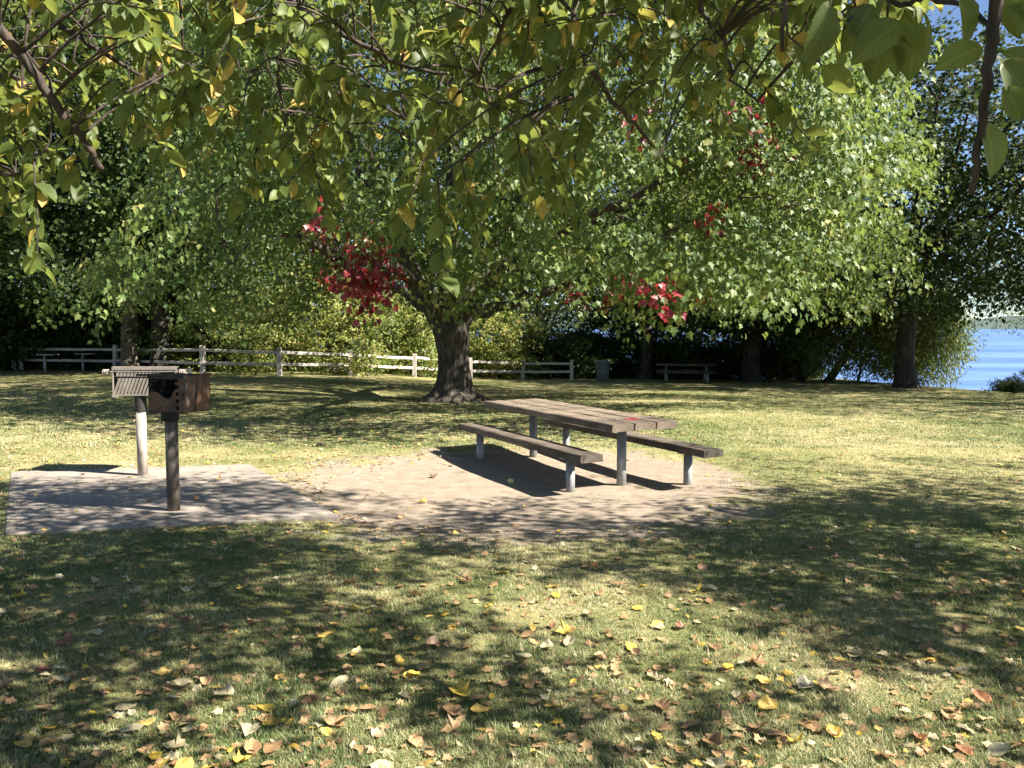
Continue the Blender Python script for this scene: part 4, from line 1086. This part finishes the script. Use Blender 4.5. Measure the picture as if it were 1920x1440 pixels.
for i in range(nb + 3):
    xb = x0_ + .02 + i * (fbw - .04) / nb
    for za, zc in ((zb_ + .02, zb_ + hh * .62), (zb_ + hh * .68, zt_ - .05)):
        xa = xb + (za - zb_) * slant * 1.6 - .05; xd = xb + (zc - zb_) * slant * 1.6 - .05; w_ = .0115
        xa2, xd2 = max(x0_ + .01, min(x1_ - .01, xa)), max(x0_ + .01, min(x1_ - .01, xd))
        if abs(xa2 - xa) > .02 or abs(xd2 - xd) > .02: continue
        vs = [(xa2 - w_, yf - .005, za), (xa2 + w_, yf - .005, za), (xd2 + w_, yf - .005, zc), (xd2 - w_, yf - .005, zc)]
        vs += [(x, y + .010, z) for x, y, z in vs]
        mb.add(vs, [(0, 1, 2, 3), (7, 6, 5, 4), (0, 4, 5, 1), (1, 5, 6, 2), (2, 6, 7, 3), (3, 7, 4, 0)])
mb.build('grate', M['plate'], g1)
mb = MB(); mb.box(fbw - .03, .012, hh * .055, (xc, yf + .010, zb_ + hh * .65)); mb.build('crossbar', M['soot'], g1)
for s, xe in ((-1, x0_), (1, x1_)):
    mb = MB(); mb.tube([(xe, yf, zt_ - .05), (xe + s * .03, yf, zt_ - .05)], .006, 8); mb.tube(coil((xe + s * .03, yf, zt_ - .05), .024, 4, .07, Vector((s, 0, 0))), .005, 6); mb.build('coil_handle', M['plate'], g1, True)
tag(g1, 'barbecue grill with its slotted grate tipped up, on a pale post', 'barbecue')

# near grill: rusty open firebox, turned so that its right side shows
g = ground(326, 961); g.z = PADZ
S2 = g.y / F
g2 = empty('barbecue_grill', g, 0.0)
def nz(py): return at(326, py, g.y).z - g.z
mb = MB(); mb.tube([(0, 0, -.1), (0, 0, nz(785))], .054, 24); mb.build('post', M['post_dark'], g2, True)
mb = MB(); mb.tube([(-.01, 0, nz(789)), (-.01, 0, nz(766))], .074, 24); mb.build('collar', M['soot'], g2, True)
A_ = math.radians(-15)
RZ = Matrix.Rotation(A_, 3, 'Z')
W_, D_, zb_, zt_ = .36, .36, nz(772), nz(703)
H_ = zt_ - zb_; t_ = .007
off = Vector((.06, .05, 0))
def bxr(mb, sx, sy, sz, p): mb.box(sx, sy, sz, RZ @ Vector(p) + off, RZ)
zc = (zb_ + zt_) / 2
mb = MB(); bxr(mb, W_, D_, t_, (0, 0, zb_ + t_ / 2)); bxr(mb, W_, t_, H_, (0, D_ / 2 - t_ / 2, zc)); bxr(mb, t_, D_ - 2 * t_, H_ - t_, (-W_ / 2 + t_ / 2, 0, zc + t_ / 2)); mb.build('firebox', M['soot'], g2)
mb = MB(); bxr(mb, t_, D_ - t_ * 2, H_ - t_ * 1.5, (W_ / 2 - t_ / 2, 0, zc + t_ * .5)); mb.build('side_panel', M['rust_side'], g2)
mb = MB()   # rusty front plate with a burnt-out ragged top edge
prof = [(-.5, .52), (-.42, .57), (-.3, .56), (-.2, .50), (-.08, .42), (.05, .38), (.14, .46), (.2, .58), (.26, .64)]
vs = []
for x, h in prof: vs.append(RZ @ Vector((x * W_, -D_ / 2 + .004, zb_ + .01)) + off); vs.append(RZ @ Vector((x * W_, -D_ / 2 + .004, zb_ + H_ * h)) + off)
n_ = len(vs); vs += [v + RZ @ Vector((0, .006, 0)) for v in vs]
fs = []
for i in range(len(prof) - 1):
    a = 2 * i; fs += [(a, a + 2, a + 3, a + 1), (n_ + a + 1, n_ + a + 3, n_ + a + 2, n_ + a), (a + 1, a + 3, n_ + a + 3, n_ + a + 1), (a, n_ + a, n_ + a + 2, a + 2)]
fs += [(0, 1, n_ + 1, n_), (n_ - 2, 2 * n_ - 2, 2 * n_ - 1, n_ - 1)]
mb.add(vs, fs); mb.build('front_plate', M['rust'], g2)
mb = MB()   # notched height-adjustment flange at the front right corner
steps = 5; vs = []; fs = []
xr_ = W_ / 2; zl = zb_ + .01
prof = []
for k in range(steps):
    z_a = zl + (H_ - .02) * k / steps; z_b = zl + (H_ - .02) * (k + 1) / steps; m_ = (z_a + z_b) / 2
    prof += [(.085, z_a), (.085, z_a + .018), (.055, z_a + .022), (.05, z_b - .012), (.085, z_b - .004)]
for d_, z_ in prof:
    vs.append(Vector((xr_ - .002, -D_ / 2 - .004, z_))); vs.append(Vector((xr_ - d_, -D_ / 2 - .004, z_)))
n_ = len(vs); vs = vs + [v + Vector((0, .006, 0)) for v in vs]; vs = [RZ @ v + off for v in vs]
for i in range(len(prof) - 1):
    a = 2 * i; fs += [(a, a + 1, a + 3, a + 2), (n_ + a + 2, n_ + a + 3, n_ + a + 1, n_ + a), (a + 1, n_ + a + 1, n_ + a + 3, a + 3), (a, a + 2, n_ + a + 2, n_ + a)]
mb.add(vs, fs); mb.build('notched_flange', M['rust'], g2)
mb = MB()   # grate: bars across the top with a raised rim
for k in range(13): 
    x = -W_ / 2 + .02 + k * (W_ - .04) / 12
    a = RZ @ Vector((x, -D_ / 2 + .01, zt_ - .028)) + off; b = RZ @ Vector((x, D_ / 2 - .012, zt_ - .028)) + off; mb.tube([a, b], .006, 6)
for y in (-D_ / 2 + .012, D_ / 2 - .016): bxr(mb, W_ - .02, .014, .016, (0, y, zt_ - .022))
bxr(mb, W_ + .10, .016, .018, (-.05, -D_ / 2 - .012, zt_ + .004)); bxr(mb, .016, D_, .016, (-W_ / 2 - .014, 0, zt_ + .004))
mb.build('grate', M['soot'], g2)
mb = MB(); bxr(mb, t_ * 2, D_ + .03, .012, (W_ / 2, 0, zt_ + .003)); mb.build('rim', M['soot'], g2)
tag(g2, 'rusty open barbecue grill with a stained post, nearer of the two on the slab', 'barbecue')

# ------------------------------------------------------------------ fallen leaves and windfall
def fall_mesh(name, tpl, m, curl, seed):
    v, f = tpl; r_ = np.random.default_rng(seed)
    V = v.copy(); V[:, 1] -= .45
    V[:, 2] = curl * (V[:, 0] ** 2 * 1.6 + (V[:, 1]) ** 2 * .5) + r_.normal(0, .045, len(V)) + .03
    me = bpy.data.meshes.new(name)
    me.from_pydata([tuple(p) for p in V], [], [tuple(int(i) for i in q) for q in f]); me.update(); me.materials.append(m)
    return me
kinds = {
    'yellow': ('yellow leaf lying on the grass', 'yellow leaves fallen on the lawn', M['fall_yellow']),
    'brown': ('dry orange brown leaf lying on the grass', 'brown leaves fallen on the lawn', M['fall_brown']),
    'pale': ('pale tan leaf lying on the grass', 'pale leaves fallen on the lawn', M['fall_pale']),
    'red': ('dark red leaf lying on the grass', 'red leaves fallen on the lawn', M['fall_red'])}
FM = {k: [fall_mesh('fallen_leaf', tp, v[2], cu, i) for i, (tp, cu) in enumerate(((tpl_oval(.34, .02, .02), .35), (OVAL, .9), (MAPLE, .9), (tpl_oval(.42, .3, .25), 1.0)))] for k, v in kinds.items()}
placed = [  # px, py, size(m), kind, shape, tilt, own label
    (92, 1372, .14, 'yellow', 0, .5, 'large curved yellow leaf near the bottom left corner'), (90, 1402, .11, 'brown', 3, .3, None), (118, 1408, .07, 'brown', 0, .4, None), (325, 1406, .13, 'pale', 2, .2, 'pale green three lobed leaf lying at the bottom left'),
    (388, 1283, .11, 'brown', 3, .4, None), (472, 1331, .07, 'yellow', 0, .5, None), (545, 1357, .065, 'yellow', 0, .6, None), (455, 1432, .10, 'yellow', 2, .1, None), (270, 1416, .09, 'brown', 3, .4, None), (248, 1343, .08, 'pale', 1, .5, None),
    (104, 1288, .11, 'brown', 3, .5, None), (135, 1275, .10, 'brown', 3, .5, None), (85, 1270, .10, 'pale', 0, .3, None), (168, 1281, .10, 'yellow', 1, .4, None), (370, 1221, .10, 'brown', 2, .4, None), (280, 1163, .11, 'pale', 0, .4, 'smooth pale oval leaf in the left shade'),
    (345, 1168, .11, 'red', 3, .3, None), (296, 1200, .07, 'yellow', 0, .4, None), (480, 1172, .12, 'brown', 1, .6, None), (628, 1174, .10, 'yellow', 0, .3, None), (600, 1200, .09, 'yellow', 1, .1, None), (555, 1198, .08, 'pale', 0, .2, None),
    (770, 1192, .13, 'brown', 0, .3, None), (782, 1200, .10, 'yellow', 0, .3, None), (810, 1190, .08, 'pale', 0, .2, None), (755, 1168, .09, 'pale', 0, .2, None), (865, 1305, .17, 'yellow', 2, .3, 'big upturned yellow leaf in the bottom middle'), (848, 1340, .20, 'brown', 1, .1, 'long pinkish tan leaf below the big upturned yellow leaf'),
    (932, 1353, .07, 'yellow', 0, .4, None), (922, 1310, .06, 'yellow', 0, .4, None), (775, 1270, .13, 'yellow', 1, .4, None), (750, 1267, .12, 'brown', 3, .4, None), (683, 1295, .08, 'yellow', 0, .3, None), (1042, 1120, .12, 'yellow', 0, .2, 'yellow oval leaf in a sunny patch in the middle of the lawn'),
    (1068, 1210, .16, 'pale', 1, .3, 'large curled tan leaf in the middle of the lawn'), (1183, 1217, .13, 'yellow', 0, .3, None), (1120, 1312, .09, 'yellow', 0, .5, None), (1180, 1298, .09, 'yellow', 1, .4, None), (1243, 1333, .14, 'brown', 2, .4, None), (1160, 1272, .09, 'brown', 3, .4, None), (1020, 1268, .12, 'pale', 3, .4, None),
    (1275, 1180, .10, 'red', 3, .6, None), (1268, 1147, .07, 'yellow', 0, .3, None), (1230, 1170, .07, 'yellow', 0, .2, None), (1743, 1242, .12, 'yellow', 0, .3, 'bright yellow heart shaped leaf at the right'), (1718, 1244, .09, 'brown', 0, .4, None), (1568, 1266, .10, 'pale', 1, .5, None), (1437, 1333, .15, 'yellow', 3, .4, 'wrinkled olive yellow leaf at the lower right'),
    (1555, 1297, .16, 'brown', 2, .4, None), (1420, 1373, .14, 'brown', 3, .4, None), (1380, 1352, .10, 'pale', 0, .3, None), (1380, 1372, .12, 'pale', 0, .3, None), (1724, 1390, .10, 'red', 3, .5, None), (1495, 1398, .11, 'yellow', 2, .5, None), (1515, 1362, .06, 'yellow', 0, .4, None), (1646, 1371, .07, 'yellow', 0, .3, None),
    (1870, 1415, .15, 'pale', 1, .5, 'big crumpled tan leaf near the bottom right corner'), (1330, 1248, .07, 'yellow', 0, .3, None), (1380, 1307, .09, 'pale', 0, .3, None), (1700, 1354, .09, 'yellow', 0, .3, None), (1882, 1196, .08, 'yellow', 0, .3, None), (1552, 1020, .13, 'yellow', 2, .2, None), (1350, 1030, .11, 'brown', 3, .4, None), (1650, 1047, .08, 'brown', 2, .4, None),
    (790, 944, .15, 'yellow', 2, .2, 'yellow leaf on the bare earth in front of the picnic table'), (812, 896, .16, 'brown', 2, .3, 'dry brown leaf on the bare earth left of the picnic table'), (70, 932, .10, 'yellow', 0, .1, 'small yellow leaf on the concrete slab'), (368, 942, .12, 'brown', 2, .2, 'dry brown leaf on the slab by the near grill post'),
    (580, 1012, .10, 'red', 3, .3, None), (600, 1030, .09, 'yellow', 0, .3, None), (450, 1000, .12, 'pale', 1, .3, None), (275, 1038, .14, 'brown', 2, .4, None), (710, 1097, .08, 'brown', 0, .4, None), (910, 1157, .10, 'brown', 1, .5, None), (928, 1172, .08, 'yellow', 0, .4, None), (1036, 1178, .09, 'red', 1, .5, None), (985, 1057, .10, 'pale', 0, .2, None), (1095, 1060, .11, 'brown', 2, .3, None),
]
rng = np.random.default_rng(99)
n_ind = 300 - len(placed)
lx_, ly_, lz_ = scatter_px(n_ind, -40, 1960, 1010, 1470)
for i in range(n_ind):
    k = rng.choice(['brown', 'brown', 'brown', 'yellow', 'pale', 'pale', 'red'], p=[.2, .17, .14, .24, .12, .10, .03])
    shp = int(rng.choice([0, 1, 2, 3], p=[.3, .3, .12, .28])) if k != 'yellow' else int(rng.choice([0, 1, 2], p=[.6, .2, .2]))
    placed.append((None, (lx_[i], ly_[i], lz_[i]), float(rng.uniform(.045, .10)), k, shp, float(rng.uniform(.1, .6)), None))
for px, py, s, k, shp, tilt, lab in placed:
    if px is not None: s *= .64
    if px is None: p = Vector(py)
    else: p = ground(px, py)
    lift = .012
    if in_pad(np.array([p.x]), np.array([p.y]))[0]: p.z = PADZ; lift = .006
    elif dirt_r(p.x, p.y) < .9: lift = .012
    o = bpy.data.objects.new('fallen_leaf', FM[k][shp]); COL.objects.link(o)
    o.location = (p.x, p.y, p.z + lift); o.scale = (s, s, s)
    o.rotation_euler = (float(rng.normal(0, tilt * .5)), float(rng.normal(0, tilt * .5)), float(rng.uniform(0, 6.28)))
    tag(o, lab or kinds[k][0], 'leaf', kinds[k][1])
# small and distant litter, too many to count
nl = 2900
lx_, ly_, lz_ = scatter_px(nl, -150, 2070, 800, 1500)
nl2 = 2600
fx, fy, fz = scatter_px(nl2, -100, 1000, 775, 1000)
lx_ = np.concatenate([lx_, fx]); ly_ = np.concatenate([ly_, fy]); lz_ = np.concatenate([lz_, fz])
k = ((~in_pad(lx_, ly_, .05)) | (rng.random(len(lx_)) < .12)) & (dirt_r(lx_, ly_) > .75 - .5 * (rng.random(len(lx_)) < .1)) & (ly_ < 24)
lx_, ly_, lz_ = lx_[k], ly_[k], lz_[k]; lz_ = np.where(in_pad(lx_, ly_), PADZ - .008, lz_); nl = len(lx_)
which = rng.random(nl)
for nm, lo, hi, mt, lab in (('leaf_litter', 0, .72, M['fall_brown'], 'small brown leaf scraps strewn over the lawn'), ('leaf_litter', .72, .9, M['fall_pale'], 'small pale leaf scraps strewn over the lawn'), ('leaf_litter', .9, 1.01, M['fall_yellow'], 'small yellow leaf scraps strewn over the lawn')):
    s_ = (which >= lo) & (which < hi); m_ = s_.sum()
    pos = np.stack([lx_[s_], ly_[s_], lz_[s_] + .012], -1)
    a = rng.uniform(0, 6.28, m_); tip = np.stack([np.cos(a), np.sin(a), rng.normal(0, .25, m_)], -1); nor = np.stack([rng.normal(0, .3, m_), rng.normal(0, .3, m_), np.ones(m_)], -1)
    V, T, ti = leaves(pos, tip, nor, rng.uniform(.018, .052, m_) * (1 + .03 * ly_[s_]), rng.random(m_), LOBED if nm else SIMPLE)
    o = np_mesh(nm, V, T, mt, ti); tag(o, lab, 'leaf litter', kind='stuff')
for px, py, L_, a_, lab in ((235, 1103, .34, .5, 'crooked bare twig lying in the left shade'), (1737, 1045, .16, -.9, 'short pale stick lying on the right lawn'), (862, 1085, .22, -1.0, 'short brown twig in the sunny middle of the lawn')):
    g = ground(px, py); mb = MB(); r_ = random.Random(px)
    pts = [Vector(((t - .5) * L_ * math.cos(a_) + r_.uniform(-.008, .008), (t - .5) * L_ * math.sin(a_) + r_.uniform(-.008, .008), r_.uniform(-.003, .006))) for t in [i / 6 for i in range(7)]]
    mb.tube(pts, [.006 - .0007 * i for i in range(7)], 7, True, .3)
    p2 = pts[3]; mb.tube([p2, p2 + Vector((.04, .05, .012)), p2 + Vector((.07, .10, .02))], [.0035, .003, .002], 6)
    o = mb.build('fallen_twig', M['bark_pale'], None, True); o.location = (g.x, g.y, g.z + .024)
    tag(o, lab, 'twig')
# windfall apple in the table's shadow
g = ground(958, 907); mb = MB()
ap = empty('fallen_apple', (g.x, g.y, g.z + .03))
mb.tube([(0, 0, z) for z in (-.030, -.028, -.018, 0, .018, .027, .026)], [.006, .016, .029, .034, .028, .014, .004], 18); mb.build('fruit', M['apple_skin'], ap, True)
mb = MB(); mb.tube([(0, 0, .024), (.004, 0, .042)], .0018, 6); mb.build('stalk', M['bark_apple'], ap)
tag(ap, 'small yellow green windfall apple in the shadow beside the picnic table', 'apple')

# ------------------------------------------------------------------ light, sky, camera
w = bpy.data.worlds.new('World'); SC.world = w; w.use_nodes = True
nt = w.node_tree; bg = nt.nodes['Background']
sky = nt.nodes.new('ShaderNodeTexSky'); sky.sky_type = 'NISHITA'; sky.sun_disc = False
sky.sun_elevation = SUN_EL; sky.sun_rotation = math.atan2(SUN_AZ.x, SUN_AZ.y); sky.air_density = .65; sky.dust_density = .1; sky.ozone_density = 2.0
nt.links.new(sky.outputs[0], bg.inputs[0]); bg.inputs[1].default_value = .05
sl_ = bpy.data.lights.new('sun', 'SUN'); sl_.energy = 5.0; sl_.angle = math.radians(.5); sl_.color = (1, .93, .82)
so = bpy.data.objects.new('sun', sl_); COL.objects.link(so)
dirv = Vector((SUN_AZ.x * math.cos(SUN_EL), SUN_AZ.y * math.cos(SUN_EL), math.sin(SUN_EL)))
so.rotation_euler = dirv.to_track_quat('Z', 'Y').to_euler(); so.location = dirv * 40
cam = bpy.data.cameras.new('camera'); co = bpy.data.objects.new('camera', cam); COL.objects.link(co)
cam.sensor_width = 36; cam.lens = 36 * F / 1920; cam.clip_end = 9000; cam.clip_start = .05
co.location = (0, 0, CAM_H); co.rotation_euler = (math.pi / 2 - PITCH, 0, 0)
SC.camera = co
SC.view_settings.view_transform = 'Standard'; SC.view_settings.look = 'None'; SC.view_settings.exposure = 2.0; SC.view_settings.gamma = 1
SC.render.film_transparent = False
SC.cycles.max_bounces = 6; SC.cycles.diffuse_bounces = 3; SC.cycles.transmission_bounces = 4; SC.cycles.glossy_bounces = 2
SC.cycles.sample_clamp_indirect = 4
